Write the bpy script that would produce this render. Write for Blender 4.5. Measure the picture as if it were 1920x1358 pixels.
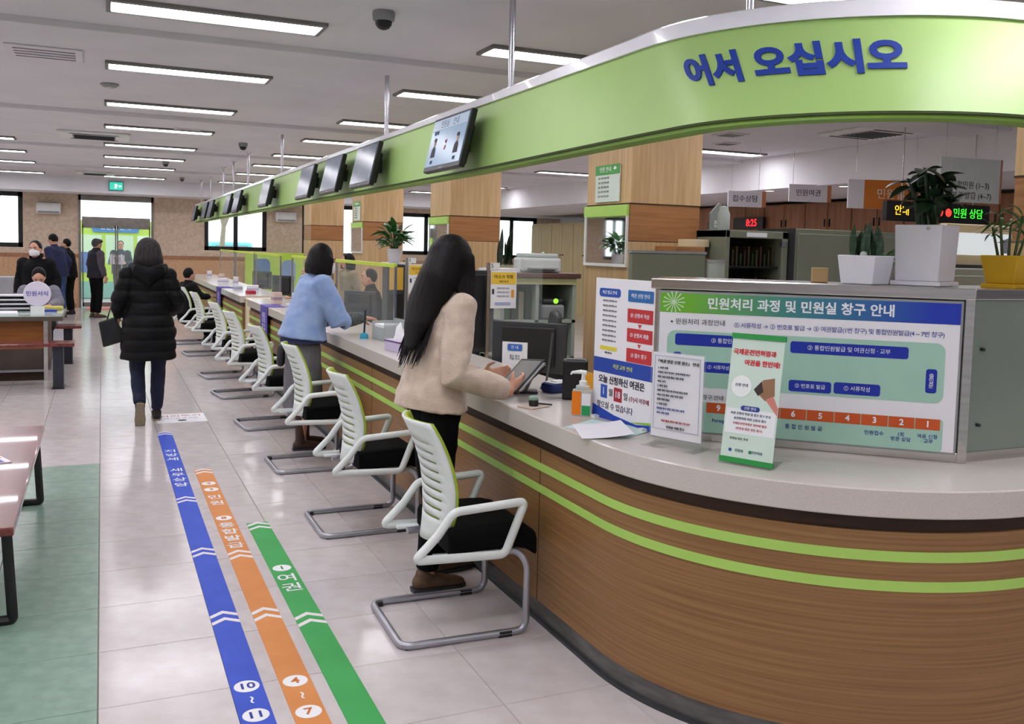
import bpy, bmesh, math, random
from mathutils import Vector, Matrix, noise
V = Vector
random.seed(7)
for o in list(bpy.data.objects): bpy.data.objects.remove(o)
SC = bpy.context.scene
COL = SC.collection
# ---------------------------------------------------------------- camera (solved from the photo's vanishing points)
EYE = 1.60
cam = bpy.data.cameras.new('camera'); camo = bpy.data.objects.new('camera', cam); COL.objects.link(camo)
cam.sensor_width = 36.0; cam.lens = 36.0 * 1720.6 / 1920.0
cam.shift_y = -(679.0 - 586.2) / 1920.0
cam.clip_start = .05; cam.clip_end = 200
def _cam():
    yaw, pit, rol = [math.radians(a) for a in (24.128, -3.916, 1.441)]
    f = V((math.sin(yaw) * math.cos(pit), math.cos(yaw) * math.cos(pit), math.sin(pit)))
    r = V((math.cos(yaw), -math.sin(yaw), 0)); u = r.cross(f)
    r2 = r * math.cos(rol) + u * math.sin(rol); u2 = u * math.cos(rol) - r * math.sin(rol)
    m = Matrix((r2, u2, -f)).transposed().to_4x4(); m.translation = V((0, 0, EYE)); return m
camo.matrix_world = _cam()
SC.camera = camo
# ---------------------------------------------------------------- world (overcast daylight outside) and exposure
w = bpy.data.worlds.new('overcast_sky'); SC.world = w; w.use_nodes = True
bg = w.node_tree.nodes['Background']; bg.inputs[0].default_value = (.86, .95, 1.0, 1); bg.inputs[1].default_value = 2.7
SC.view_settings.view_transform = 'Standard'; SC.view_settings.look = 'None'
SC.view_settings.exposure = 0.12; SC.view_settings.gamma = 1.0; SC.view_settings.use_curve_mapping = False
LAMP = 17.0      # strength of the ceiling light diffusers
# ---------------------------------------------------------------- materials
def lin(c):
    return tuple(((v / 255.0) / 12.92 if v / 255.0 <= .04045 else ((v / 255.0 + .055) / 1.055) ** 2.4) for v in c) + (1.0,)
MATS = {}
def mat(name, col, rough=.5, metal=0.0, var=None, scale=(8, 8, 8), bump=0.0, bscale=None, coords='Object', emit=0.0, alpha=1.0, trans=0.0, coat=0.0, detail=4.0, sheen=0.0, rand=0.0, ior=1.45, spec=.5):
    """procedural principled material; var = second colour mixed in by stretched noise"""
    if name in MATS: return MATS[name]
    m = bpy.data.materials.new(name); m.use_nodes = True; nt = m.node_tree; N = nt.nodes; L = nt.links
    b = N['Principled BSDF']; c = lin(col)
    b.inputs['Base Color'].default_value = c; b.inputs['Roughness'].default_value = rough; b.inputs['Metallic'].default_value = metal
    b.inputs['Alpha'].default_value = alpha; b.inputs['Transmission Weight'].default_value = trans; b.inputs['IOR'].default_value = ior
    b.inputs['Specular IOR Level'].default_value = spec; b.inputs['Coat Weight'].default_value = coat; b.inputs['Sheen Weight'].default_value = sheen
    m.diffuse_color = c
    if emit:
        b.inputs['Emission Color'].default_value = c; b.inputs['Emission Strength'].default_value = emit
    if var is not None or bump or rand:
        tc = N.new('ShaderNodeTexCoord'); mp = N.new('ShaderNodeMapping'); L.new(tc.outputs[coords], mp.inputs[0])
        mp.inputs['Scale'].default_value = scale
        nz = N.new('ShaderNodeTexNoise'); nz.inputs['Scale'].default_value = 1.0; nz.inputs['Detail'].default_value = detail
        L.new(mp.outputs[0], nz.inputs['Vector'])
        out = None
        if var is not None:
            rp = N.new('ShaderNodeValToRGB'); rp.color_ramp.elements[0].position = .36; rp.color_ramp.elements[1].position = .64
            rp.color_ramp.elements[0].color = c; rp.color_ramp.elements[1].color = lin(var)
            L.new(nz.outputs[0], rp.inputs[0]); out = rp.outputs[0]
        if rand:
            oi = N.new('ShaderNodeObjectInfo'); hs = N.new('ShaderNodeHueSaturation')
            mr = N.new('ShaderNodeMapRange'); mr.inputs['To Min'].default_value = 1 - rand; mr.inputs['To Max'].default_value = 1 + rand
            L.new(oi.outputs['Random'], mr.inputs[0]); L.new(mr.outputs[0], hs.inputs['Value'])
            if out: L.new(out, hs.inputs['Color'])
            else: hs.inputs['Color'].default_value = c
            out = hs.outputs[0]
        if out: L.new(out, b.inputs['Base Color'])
        if bump:
            n2 = nz
            if bscale:
                mp2 = N.new('ShaderNodeMapping'); L.new(tc.outputs[coords], mp2.inputs[0]); mp2.inputs['Scale'].default_value = bscale
                n2 = N.new('ShaderNodeTexNoise'); n2.inputs['Scale'].default_value = 1.0; L.new(mp2.outputs[0], n2.inputs['Vector'])
            bp = N.new('ShaderNodeBump'); bp.inputs['Strength'].default_value = bump; bp.inputs['Distance'].default_value = .01
            L.new(n2.outputs[0], bp.inputs['Height']); L.new(bp.outputs[0], b.inputs['Normal'])
    MATS[name] = m
    return m
def flat(name, col, **k): return mat(name, col, k.pop('rough', .6), **k)
TILE = mat('floor_tile_beige', (206, 198, 198), .15, var=(197, 188, 187), scale=(9, 9, 9), rand=.035, detail=6)
TILEG = mat('floor_tile_green', (142, 168, 153), .2, var=(131, 157, 144), scale=(14, 14, 14), rand=.04, detail=6)
GROUT = mat('grout', (120, 116, 114), .9, var=(100, 97, 95))
CEIL = mat('ceiling_white', (222, 220, 224), .9, var=(217, 215, 219), scale=(2, 2, 2))
WHITEW = mat('painted_white', (236, 236, 241), .7, var=(230, 230, 236), scale=(2, 2, 2))
STONE = mat('beige_stone', (220, 200, 178), .45, var=(203, 181, 157), scale=(16, 16, 16), detail=8)
STONEB = mat('brown_stone', (176, 128, 94), .4, var=(158, 112, 80), scale=(20, 20, 20))
STONEL = mat('orange_stone', (212, 172, 134), .4, var=(198, 158, 120), scale=(20, 20, 20))
WOODC = mat('counter_wood', (150, 112, 70), .42, var=(129, 93, 55), scale=(1.3, 100, 1), coords='UV', detail=7, bump=.12)
OAK = mat('pale_oak', (203, 172, 128), .5, var=(184, 150, 106), scale=(28, 28, 1.2), detail=6, bump=.05)
OAKB = mat('brown_oak', (168, 118, 72), .5, var=(150, 101, 58), scale=(2, 2, 40), detail=6)
LIME = mat('lime_panel', (172, 207, 126), .42, var=(168, 203, 122), scale=(2, 2, 2))
LIMES = mat('lime_stripe', (174, 214, 104), .4, var=(169, 209, 100), scale=(3, 3, 3))
LIMEB = mat('lime_bar', (200, 222, 60), .4, var=(192, 214, 54))
GLOSSW = mat('gloss_white_metal', (246, 245, 253), .25, .0, coat=.4, var=(242, 241, 250))
DARKW = mat('dark_recess', (58, 38, 26), .7, var=(48, 31, 21), scale=(3, 3, 60))
SLAB = mat('speckled_solid_surface', (206, 198, 192), .2, var=(194, 186, 179), scale=(300, 300, 300), detail=3)
STEEL = mat('brushed_steel', (206, 204, 202), .2, 1.0, var=(192, 190, 188), scale=(2, 2, 60))
KICK = mat('kick_steel', (120, 120, 118), .4, .7, var=(98, 98, 96), scale=(6, 6, 30))
CHROME = mat('chrome', (200, 200, 206), .22, 1.0, var=(190, 190, 198))
BLACKP = mat('black_plastic', (22, 22, 24), .4, var=(28, 28, 30))
DARKP = mat('dark_grey_plastic', (52, 54, 58), .45, var=(46, 48, 52))
GREYP = mat('grey_plastic', (150, 152, 154), .5, var=(142, 144, 146))
WHITEP = mat('white_plastic', (232, 234, 232), .35, var=(226, 228, 226))
FABK = mat('black_fabric', (7, 7, 8), .95, var=(11, 11, 12), scale=(90, 90, 90), spec=.15)
PAPER = mat('white_paper', (236, 235, 240), .8, var=(230, 229, 235), scale=(3, 3, 3))
GLASS = mat('clear_acrylic', (235, 245, 242), .03, alpha=.07, var=(230, 242, 240))
GLASSW = mat('window_glass', (225, 240, 235), .02, alpha=.12, var=(220, 236, 232))
FROST = mat('frosted_green_glass', (132, 142, 132), .3, var=(126, 136, 127), scale=(2, 2, 2))
FRAMEB = mat('black_window_frame', (24, 28, 28), .4, var=(30, 34, 34))
SKIN = mat('skin', (214, 164, 138), .55, var=(206, 152, 128), scale=(20, 20, 20))
HAIRB = mat('black_hair', (7, 5, 6), .5, var=(13, 9, 10), scale=(90, 90, 4), bump=.4, spec=.22)
HAIRG = mat('grey_brown_hair', (34, 31, 32), .55, var=(58, 54, 56), scale=(110, 110, 5), bump=.4, spec=.25)
def ink(r, g, b): return mat('ink_%d_%d_%d' % (r, g, b), (r, g, b), .6, var=(max(0, r - 6), max(0, g - 6), max(0, b - 6)), scale=(5, 5, 5))
# ---------------------------------------------------------------- mesh builder
class MB:
    def __init__(s): s.v = []; s.f = []; s.uv = {}
    def add(s, vs, fs):
        n = len(s.v); s.v += [tuple(p) for p in vs]; s.f += [tuple(i + n for i in f) for f in fs]; return s
    def box(s, x0, x1, y0, y1, z0, z1, M=None):
        vs = [V((x, y, z)) for z in (z0, z1) for y in (y0, y1) for x in (x0, x1)]
        if M is not None: vs = [M @ p for p in vs]
        return s.add(vs, [(0, 2, 3, 1), (4, 5, 7, 6), (0, 1, 5, 4), (2, 6, 7, 3), (0, 4, 6, 2), (1, 3, 7, 5)])
    def cbox(s, c, d, M=None):
        return s.box(c[0] - d[0] / 2, c[0] + d[0] / 2, c[1] - d[1] / 2, c[1] + d[1] / 2, c[2] - d[2] / 2, c[2] + d[2] / 2, M)
    def lathe(s, prof, n=20, c=(0, 0, 0), M=None):
        vs = []; fs = []
        for r, z in prof:
            for i in range(n):
                a = 2 * math.pi * i / n; p = V((c[0] + r * math.cos(a), c[1] + r * math.sin(a), c[2] + z)); vs.append(M @ p if M else p)
        for j in range(len(prof) - 1):
            for i in range(n): fs.append((j * n + i, j * n + (i + 1) % n, (j + 1) * n + (i + 1) % n, (j + 1) * n + i))
        fs.append(tuple(range(n - 1, -1, -1))); fs.append(tuple((len(prof) - 1) * n + i for i in range(n)))
        return s.add(vs, fs)
    def tube(s, pts, r, n=10, closed=False):
        pts = [V(p) for p in pts]; k = len(pts); vs = []; fs = []; ref = None
        for i, p in enumerate(pts):
            a = pts[i - 1] if (i or closed) else p; b = pts[(i + 1) % k] if (i < k - 1 or closed) else p
            t = (b - a).normalized()
            if ref is None: ref = t.orthogonal().normalized()
            ref = (ref - t * ref.dot(t)).normalized(); q = t.cross(ref)
            rr = r[i] if isinstance(r, (list, tuple)) else r
            for j in range(n):
                an = 2 * math.pi * j / n; vs.append(p + (ref * math.cos(an) + q * math.sin(an)) * rr)
        for i in range(k if closed else k - 1):
            for j in range(n): fs.append((i * n + j, i * n + (j + 1) % n, ((i + 1) % k) * n + (j + 1) % n, ((i + 1) % k) * n + j))
        if not closed: fs.append(tuple(range(n - 1, -1, -1))); fs.append(tuple((k - 1) * n + i for i in range(n)))
        return s.add(vs, fs)
    def limb(s, pts, rads, ref=(0, 0, 1), n=14, cap=True, caps=(True, True)):
        """tapered limb with elliptical rings and rounded ends; rads: r or (along ref, across)"""
        pts = [V(p) for p in pts]; ref = V(ref); R = [(r, r) if not isinstance(r, (tuple, list)) else r for r in rads]
        rings = []
        def tan(i): return ((pts[min(i + 1, len(pts) - 1)]) - pts[max(i - 1, 0)]).normalized()
        for i, p in enumerate(pts): rings.append((p, R[i][0], R[i][1], tan(i)))
        if cap and caps[0]:
            p, a, b, t = rings[0]; h = min(a, b); rings = [(p - t * h * math.sin(x), a * math.cos(x), b * math.cos(x), t) for x in (1.45, 1.0, .5)] + rings
        if cap and caps[1]:
            p, a, b, t = rings[-1]; h = min(a, b); rings += [(p + t * h * math.sin(x), a * math.cos(x), b * math.cos(x), t) for x in (.5, 1.0, 1.45)]
        vs = []; fs = []
        for p, a, b, t in rings:
            u = ref - t * ref.dot(t)
            if u.length < 1e-4: u = t.orthogonal()
            u.normalize(); w_ = t.cross(u)
            for j in range(n):
                an = 2 * math.pi * j / n; vs.append(p + u * a * math.cos(an) + w_ * b * math.sin(an))
        k = len(rings)
        for i in range(k - 1):
            for j in range(n): fs.append((i * n + j, i * n + (j + 1) % n, (i + 1) * n + (j + 1) % n, (i + 1) * n + j))
        fs.append(tuple(range(n - 1, -1, -1))); fs.append(tuple((k - 1) * n + i for i in range(n)))
        return s.add(vs, fs)
    def ell(s, c, r, M=None, n=18, m=10):
        vs = []; fs = []; c = V(c)
        for i in range(1, m):
            th = math.pi * i / m
            for j in range(n):
                ph = 2 * math.pi * j / n; p = V((r[0] * math.sin(th) * math.cos(ph), r[1] * math.sin(th) * math.sin(ph), r[2] * math.cos(th)))
                vs.append(c + (M @ p if M else p))
        top = len(vs); vs.append(c + (M @ V((0, 0, r[2])) if M else V((0, 0, r[2])))); vs.append(c - (M @ V((0, 0, r[2])) if M else V((0, 0, r[2]))))
        for i in range(m - 2):
            for j in range(n): fs.append((i * n + j, (i + 1) * n + j, (i + 1) * n + (j + 1) % n, i * n + (j + 1) % n))
        for j in range(n): fs.append((top, j, (j + 1) % n)); fs.append((top + 1, (m - 2) * n + (j + 1) % n, (m - 2) * n + j))
        return s.add(vs, fs)
    def prism(s, poly, z0, z1, M=None):
        """polygon (x,y) extruded from z0 to z1, optional matrix"""
        n = len(poly); vs = [V((p[0], p[1], z)) for z in (z0, z1) for p in poly]
        if M is not None: vs = [M @ p for p in vs]
        return s.add(vs, [tuple(range(n - 1, -1, -1)), tuple(range(n, 2 * n))] + [(i, (i + 1) % n, n + (i + 1) % n, n + i) for i in range(n)])
    def mesh(s, name, uv=None, smooth=False, ang=.7):
        me = bpy.data.meshes.new(name); me.from_pydata(s.v, [], s.f)
        if uv:
            l = me.uv_layers.new(name='UVMap')
            for lp in me.loops: l.data[lp.index].uv = uv[lp.vertex_index]
        bm = bmesh.new(); bm.from_mesh(me); bmesh.ops.recalc_face_normals(bm, faces=bm.faces); bm.to_mesh(me); bm.free()
        if smooth:
            for p in me.polygons: p.use_smooth = True
            try: me.set_sharp_from_angle(angle=ang)
            except Exception: pass
        me.update(); return me
def link(name, me, m, parent=None, loc=None, rz=0.0):
    if m is not None and not me.materials: me.materials.append(m)
    o = bpy.data.objects.new(name, me); COL.objects.link(o)
    if parent is not None: o.parent = parent
    if loc is not None: o.location = loc
    if rz: o.rotation_euler = (0, 0, rz)
    return o
def part(name, mb, m, parent, smooth=False, bevel=0.0, uv=None, label=None, seg=2, ang=.7):
    o = link(name, mb.mesh(name, uv, smooth, ang), m, parent)
    if bevel:
        b = o.modifiers.new('bevel', 'BEVEL'); b.width = bevel; b.segments = seg; b.limit_method = 'ANGLE'; b.angle_limit = .6
    if label: o['label'] = label
    return o
def thing(name, label, cat, loc=(0, 0, 0), rz=0.0, group=None, kind=None):
    o = bpy.data.objects.new(name, None); COL.objects.link(o); o.empty_display_size = .1
    o.location = loc; o.rotation_euler = (0, 0, rz)
    return tag(o, label, cat, group, kind)
def tag(o, label=None, cat=None, group=None, kind=None):
    if label: o['label'] = label
    if cat: o['category'] = cat
    if group: o['group'] = group
    if kind: o['kind'] = kind
    return o
def solo(name, mb, m, label, cat, group=None, loc=None, rz=0.0, **k):
    o = part(name, mb, m, None, **k); 
    if loc is not None: o.location = loc
    if rz: o.rotation_euler = (0, 0, rz)
    return tag(o, label, cat, group)
def struct(name, mb, m, parent=None, label=None, cat=None, **k):
    o = part(name, mb, m, parent, **k)
    if parent is None: tag(o, label, cat, None, 'structure')
    return o
def dup(root, loc, rz=None, label=None, group=None):
    r = root.copy(); COL.objects.link(r); r.location = loc
    if rz is not None: r.rotation_euler = (0, 0, rz)
    if label: r['label'] = label
    if group: r['group'] = group
    for ch in list(root.children):
        c = ch.copy(); COL.objects.link(c); c.parent = r
        for g in list(ch.children):
            d = g.copy(); COL.objects.link(d); d.parent = c
    return r
_TC = {}
def text(body, size, m, parent, M, align='CENTER', name='lettering', ext=.0012, bold=0.0, spacing=1.0, lines=1.0):
    """lettering as mesh; M places it (text x -> M x, text y -> M y, M z is outwards)"""
    c = bpy.data.curves.new('t', 'FONT'); c.body = body; c.size = size; c.align_x = align; c.align_y = 'CENTER'; c.extrude = ext; c.offset = bold
    c.space_character = spacing; c.space_line = lines; c.resolution_u = 3
    t = bpy.data.objects.new('t', c); me = bpy.data.meshes.new_from_object(t)
    bpy.data.objects.remove(t); bpy.data.curves.remove(c)
    me.transform(M); me.name = name
    for mm in list(me.materials): me.materials.clear(); break
    return link(name, me, m, parent)
def face_M(o, nx, up=(0, 0, 1)):
    """matrix whose z axis is the outward normal nx, y axis is up"""
    z = V(nx).normalized(); y = V(up); y = (y - z * y.dot(z)).normalized(); x = y.cross(z)
    m = Matrix((x, y, z)).transposed().to_4x4(); m.translation = V(o); return m
def rrect(w_, h, r, n=4):
    p = []
    for cx, cy, a0 in ((w_ / 2 - r, h / 2 - r, 0), (-w_ / 2 + r, h / 2 - r, 90), (-w_ / 2 + r, -h / 2 + r, 180), (w_ / 2 - r, -h / 2 + r, 270)):
        for i in range(n + 1):
            a = math.radians(a0 + 90 * i / n); p.append((cx + r * math.cos(a), cy + r * math.sin(a)))
    return p
def rounded_path(pts, r, n=5):
    pts = [V(p) for p in pts]; out = [pts[0]]
    for a, b, c in zip(pts, pts[1:], pts[2:]):
        d1 = (a - b); d2 = (c - b); rr = min(r, d1.length * .49, d2.length * .49); p = b + d1.normalized() * rr; q = b + d2.normalized() * rr
        for i in range(n + 1):
            t = i / n; out.append(p * (1 - t) ** 2 + b * 2 * t * (1 - t) + q * t * t)
    return out + [pts[-1]]
ORD = ['first', 'second', 'third', 'fourth', 'fifth', 'sixth', 'seventh', 'eighth', 'ninth', 'tenth', 'eleventh', 'twelfth', 'thirteenth', 'fourteenth']
# ================================================================ SETTING
XL, XR, YN, YF = -6.5, 12.0, -5.0, 23.6
ZC = 2.95
# ---- floor: tiles are pieces of their own on a grout bed
TW, TD, TX0, TY0 = .436, .4725, -.02, 3.326
fl = struct('floor', MB().box(XL, XR, YN, YF + .2, -.06, -.004), GROUT, label='glossy pale beige tiled floor with a green tiled strip at the left', cat='floor')
def tile_mesh(nm):
    b = MB(); g = .0012; c = .004; x1, y1 = TW - g, TD - g
    vs = [(g, g, -.004), (x1, g, -.004), (x1, y1, -.004), (g, y1, -.004), (g + c * .5, g + c * .5, 0), (x1 - c * .5, g + c * .5, 0), (x1 - c * .5, y1 - c * .5, 0), (g + c * .5, y1 - c * .5, 0)]
    b.add(vs, [(4, 5, 6, 7), (0, 1, 5, 4), (1, 2, 6, 5), (2, 3, 7, 6), (3, 0, 4, 7)]); return b
tb, tg = tile_mesh('tile').mesh('tile'), tile_mesh('tile').mesh('tile')
tb.materials.append(TILE); tg.materials.append(TILEG)
i0, i1 = math.ceil((XL - TX0) / TW), math.floor((XR - TX0) / TW); j0, j1 = math.ceil((YN - TY0) / TD), math.floor((YF + .2 - TY0) / TD)
near = []
for i in range(i0, i1):
    for j in range(j0, j1):
        x, y = TX0 + i * TW, TY0 + j * TD
        vis = -1.9 < x < 1.75 and y > 1.9 and x > -.17 * y - .35
        near.append((0 if vis else 1, y, i, j))
near.sort(); rest = MB(); restg = MB()
for n, (nv, y, i, j) in enumerate(near):
    x, y = TX0 + i * TW, TY0 + j * TD; green = -5 <= i < 0 and j < 8
    if n < 300 and not nv:
        link('tile', tg if green else tb, None, fl, loc=(x, y, 0))
    else:
        t = tile_mesh('t'); (restg if green else rest).add([(p[0] + x, p[1] + y, p[2]) for p in t.v], t.f)
o = part('tile_field', rest, TILE, fl); o['kind'] = 'stuff'
o = part('tile_field', restg, TILEG, fl); o['kind'] = 'stuff'
# ---- ceiling with shallow downstand beams in line with the columns
ce = struct('ceiling', MB().box(XL, XR, YN, YF + .2, ZC, ZC + .1), CEIL, label='white ceiling with shallow cross beams', cat='ceiling')
COLY = [2.27, 6.42, 10.65, 14.74, 18.85]
for y in [-1.9] + COLY:
    part('beam', MB().box(XL, 8.3, y + .02, y + .62, ZC - .045, ZC + .01), CEIL, ce, bevel=.006)
struct('trim_1', MB().box(8.3, XR, YN, YF, 2.51, ZC - .002), WHITEW, label='deep white bulkhead over the back office cupboards', cat='bulkhead')
struct('trim_2', MB().box(XL, 8.3, 22.4, YF, 2.63, ZC - .002), WHITEW, label='white bulkhead above the entrance wall', cat='bulkhead')
# ---- walls
def wall(name, axis, pos, thick, a0, a1, z0, z1, openings, m, parent=None, label=None):
    mb = MB()
    cuts = sorted(set([a0, a1] + [c for o in openings for c in o[:2] if a0 < c < a1]))
    for c0, c1 in zip(cuts, cuts[1:]):
        mid = (c0 + c1) / 2; holes = sorted([(max(z0, o[2]), min(z1, o[3])) for o in openings if o[0] < mid < o[1]])
        z = z0
        segs = []
        for h0, h1 in holes:
            if h1 <= h0: continue
            if h0 > z: segs.append((z, h0))
            z = h1
        if z < z1: segs.append((z, z1))
        for s0, s1 in segs:
            if axis == 'x': mb.box(c0, c1, pos, pos + thick, s0, s1)
            else: mb.box(pos, pos + thick, c0, c1, s0, s1)
    if parent is None: return struct(name, mb, m, label=label, cat='wall')
    return part(name, mb, m, parent)
WINS = [(-3.3, -1.63, 1.38, 2.63), (-6.45, -5.7, 1.38, 2.63), (2.29, 3.78, 1.4, 2.63), (4.66, 6.6, 1.3, 2.63), (7.0, 9.0, 1.4, 2.51), (9.75, 11.3, 1.35, 2.51)]
DOOR = (-.49, 1.13, 0.0, 2.56)
ops = WINS + [DOOR]
wf = wall('wall_far', 'x', YF, .2, XL, XR, 1.25, ZC, ops, STONE, label='beige stone entrance wall with brown band')
wall('stone_band', 'x', YF - .012, .2, XL, XR, 1.16, 1.25, ops, STONEB, wf)
wall('lower_cladding', 'x', YF, .2, XL, XR, 0, 1.16, ops, STONEL, wf)
LW = [(y, y + 2.2, .9, 2.5) for y in (5.5, 9.5, 13.5, 17.5)]
wl = wall('wall_left', 'y', XL - .2, .2, YN, YF, 0, ZC, LW, STONE, label='beige stone wall on the hall side')
struct('wall_right', MB().box(XR, XR + .2, YN, YF, 0, 2.51), WHITEW, label='white wall behind the back office cupboards', cat='wall')
struct('wall_near', MB().box(XL, XR, YN - .2, YN, 0, ZC), WHITEW, label='plain white wall behind the viewer', cat='wall')
def window(n, axis, a0, a1, z0, z1, pos, mull=1, label=''):
    t = .1; fr = MB()
    def bx(p0, p1, q0, q1, d=.05):
        if axis == 'x': fr.box(p0, p1, pos + .06, pos + .06 + d, q0, q1)
        else: fr.box(pos - .06 - d, pos - .06, p0, p1, q0, q1)
    bx(a0, a0 + t, z0, z1); bx(a1 - t, a1, z0, z1); bx(a0, a1, z0, z0 + t); bx(a0, a1, z1 - t, z1)
    for k in range(mull):
        c = a0 + (a1 - a0) * (k + 1) / (mull + 1); bx(c - t * .5, c + t * .5, z0, z1)
    o = struct('window_%d' % n, fr, FRAMEB, label=label, cat='window')
    for k in range(mull + 1):
        g0 = a0 + (a1 - a0) * k / (mull + 1) + .02; g1 = a0 + (a1 - a0) * (k + 1) / (mull + 1) - .02
        g = MB()
        if axis == 'x': g.box(g0, g1, pos + .08, pos + .086, z0 + .02, z1 - .02)
        else: g.box(pos - .086, pos - .08, g0, g1, z0 + .02, z1 - .02)
        part('pane', g, GLASSW, o)
    return o
wl_ = ['black framed window left of the entrance', 'black framed window at the far left corner', 'black framed window right of the entrance doors', 'black framed window behind the farthest column', 'black framed window between the far columns', 'black framed window beside the pale wardrobes']
for k, (a, b, c, d) in enumerate(WINS): window(k + 1, 'x', a, b, c, d, YF, 1, wl_[k])
for k, (a, b, c, d) in enumerate(LW): window(k + 7, 'y', a, b, c, d, XL, 2, '%s window along the hall side wall from the near end' % ORD[k])
struct('baseboard_far', MB().box(XL, DOOR[0] - .06, YF - .02, YF, 0, .1).box(DOOR[1] + .06, XR, YF - .02, YF, 0, .1), STONEB, label='brown skirting of the entrance wall', cat='baseboard')
# ---- glass entrance door
SS = mat('satin_steel_frame', (150, 146, 140), .3, .8, var=(136, 132, 126))
dr = struct('door_1', MB().box(-.49, -.44, YF - .03, YF + .12, 0, 2.62).box(1.08, 1.13, YF - .03, YF + .12, 0, 2.62).box(-.49, 1.13, YF - .03, YF + .12, 2.5, 2.62).box(-.42, 1.06, YF, YF + .08, 1.92, 2.12), SS, label='glass double entrance door with steel frame', cat='door')
part('transom_pane', MB().box(-.42, 1.06, YF + .03, YF + .036, 2.12, 2.5), GLASSW, dr)
for a, b in ((-.42, .315), (.325, 1.06)):
    lf = part('door_leaf', MB().box(a, a + .03, YF + .02, YF + .06, .02, 1.92).box(b - .03, b, YF + .02, YF + .06, .02, 1.92).box(a, b, YF + .02, YF + .06, .02, .12).box(a, b, YF + .02, YF + .06, 1.86, 1.92), SS, dr)
    part('pane', MB().box(a + .03, b - .03, YF + .036, YF + .042, .12, 1.86), GLASSW, lf)
    x = b - .1 if a < 0 else a + .1
    part('handle', MB().tube(rounded_path([(x, YF + .03, .8), (x, YF - .04, .8), (x, YF - .04, 1.25), (x, YF + .03, 1.25)], .03), .012, 8), CHROME, lf, smooth=True)
# ---- outside, seen through the glass
struct('ground', MB().box(-40, 50, YF + .2, 80, -.2, -.02), mat('asphalt', (150, 150, 152), .9, var=(132, 132, 134), scale=(3, 3, 3)), label='grey forecourt outside the entrance', cat='ground')
bo = thing('information_booth', 'lime green outdoor booth with blue header sign beyond the entrance', 'booth', (.35, 27.5, 0))
LG = mat('booth_lime', (176, 214, 66), .5, var=(168, 206, 60))
part('wall', MB().box(-2.2, 2.2, 0, .6, 0, 2.12), LG, bo, bevel=.02)
part('header_sign', MB().prism([(-.66, 2.06), (.66, 2.06), (.56, 1.8), (-.56, 1.8)], 0, .04, face_M((0, -.0, 0), (0, -1, 0))), ink(30, 120, 180), bo)
text('민원실 안내', .16, ink(245, 248, 250), bo, face_M((0, -.045, 1.93), (0, -1, 0)))
for x0, x1, c in ((-1.1, -.35, (196, 226, 190)), (-.25, .45, (190, 222, 186)), (.55, 1.5, (214, 232, 214))):
    part('poster_panel', MB().box(x0, x1, -.02, 0, .95, 1.72), ink(*c), bo)
part('picture_panel', MB().box(-1.25, -.4, -.025, 0, .7, 1.25), ink(70, 110, 175), bo)
part('plinth', MB().box(-2.25, 2.25, -.03, .1, 0, .45), ink(120, 178, 165), bo)
bu = thing('parked_van', 'teal van parked outside the window right of the doors', 'van', (4.75, 40, 0))
part('body', MB().box(-.85, .85, -2.0, 2.0, .3, 1.0), ink(90, 190, 195), bu, bevel=.1)
part('cabin', MB().box(-.8, .8, -1.9, 1.2, .95, 1.62), ink(100, 200, 204), bu, bevel=.12)
part('rear_window', MB().box(-.62, .62, -1.93, -1.88, 1.08, 1.5), ink(120, 150, 160), bu)
for kx in (-.7, .7):
    for ky in (-1.3, 1.3): part('wheel', MB().lathe([(.02, -.1), (.3, -.1), (.32, 0), (.3, .1), (.02, .1)], 20, M=Matrix.Translation((kx, ky, .32)) @ Matrix.Rotation(math.pi / 2, 4, 'Y')), BLACKP, bu, smooth=True)
BARK = mat('pale_bark', (150, 138, 122), .9, var=(124, 112, 98), scale=(20, 20, 4))
def bare_tree(x, y, h, label, seed):
    rnd = random.Random(seed); mb = MB()
    def br(p, d, l, r, k):
        q = p + d * l; mb.tube([p, p + d * l * .5 + V((rnd.uniform(-.05, .05), 0, rnd.uniform(-.05, .05))) * l, q], [r, r * .85, r * .65], 6)
        if k:
            for _ in range(3): 
                nd = (d + V((rnd.uniform(-.8, .8), rnd.uniform(-.6, .6), rnd.uniform(-.1, .6)))).normalized(); br(q, nd, l * rnd.uniform(.55, .8), r * .6, k - 1)
    br(V((0, 0, 0)), V((0, 0, 1)), h * .35, .11, 4)
    o = solo('bare_tree', mb, BARK, label, 'tree', 'bare trees outside', loc=(x, y, 0), smooth=True); return o
bare_tree(3.6, 31, 6, 'leafless street tree seen through window right of the doors', 1)
bare_tree(9.4, 33, 6.5, 'leafless street tree seen between the far columns', 2)
bare_tree(-3.0, 30, 6, 'leafless street tree outside the window left of the doors', 3)
solo('entrance_mat', MB().prism(rrect(1.5, .62, .02), 0, .012), ink(206, 106, 88), 'red entrance mat lying before the glass door', 'mat', loc=(.42, 23.2, .0))
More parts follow.
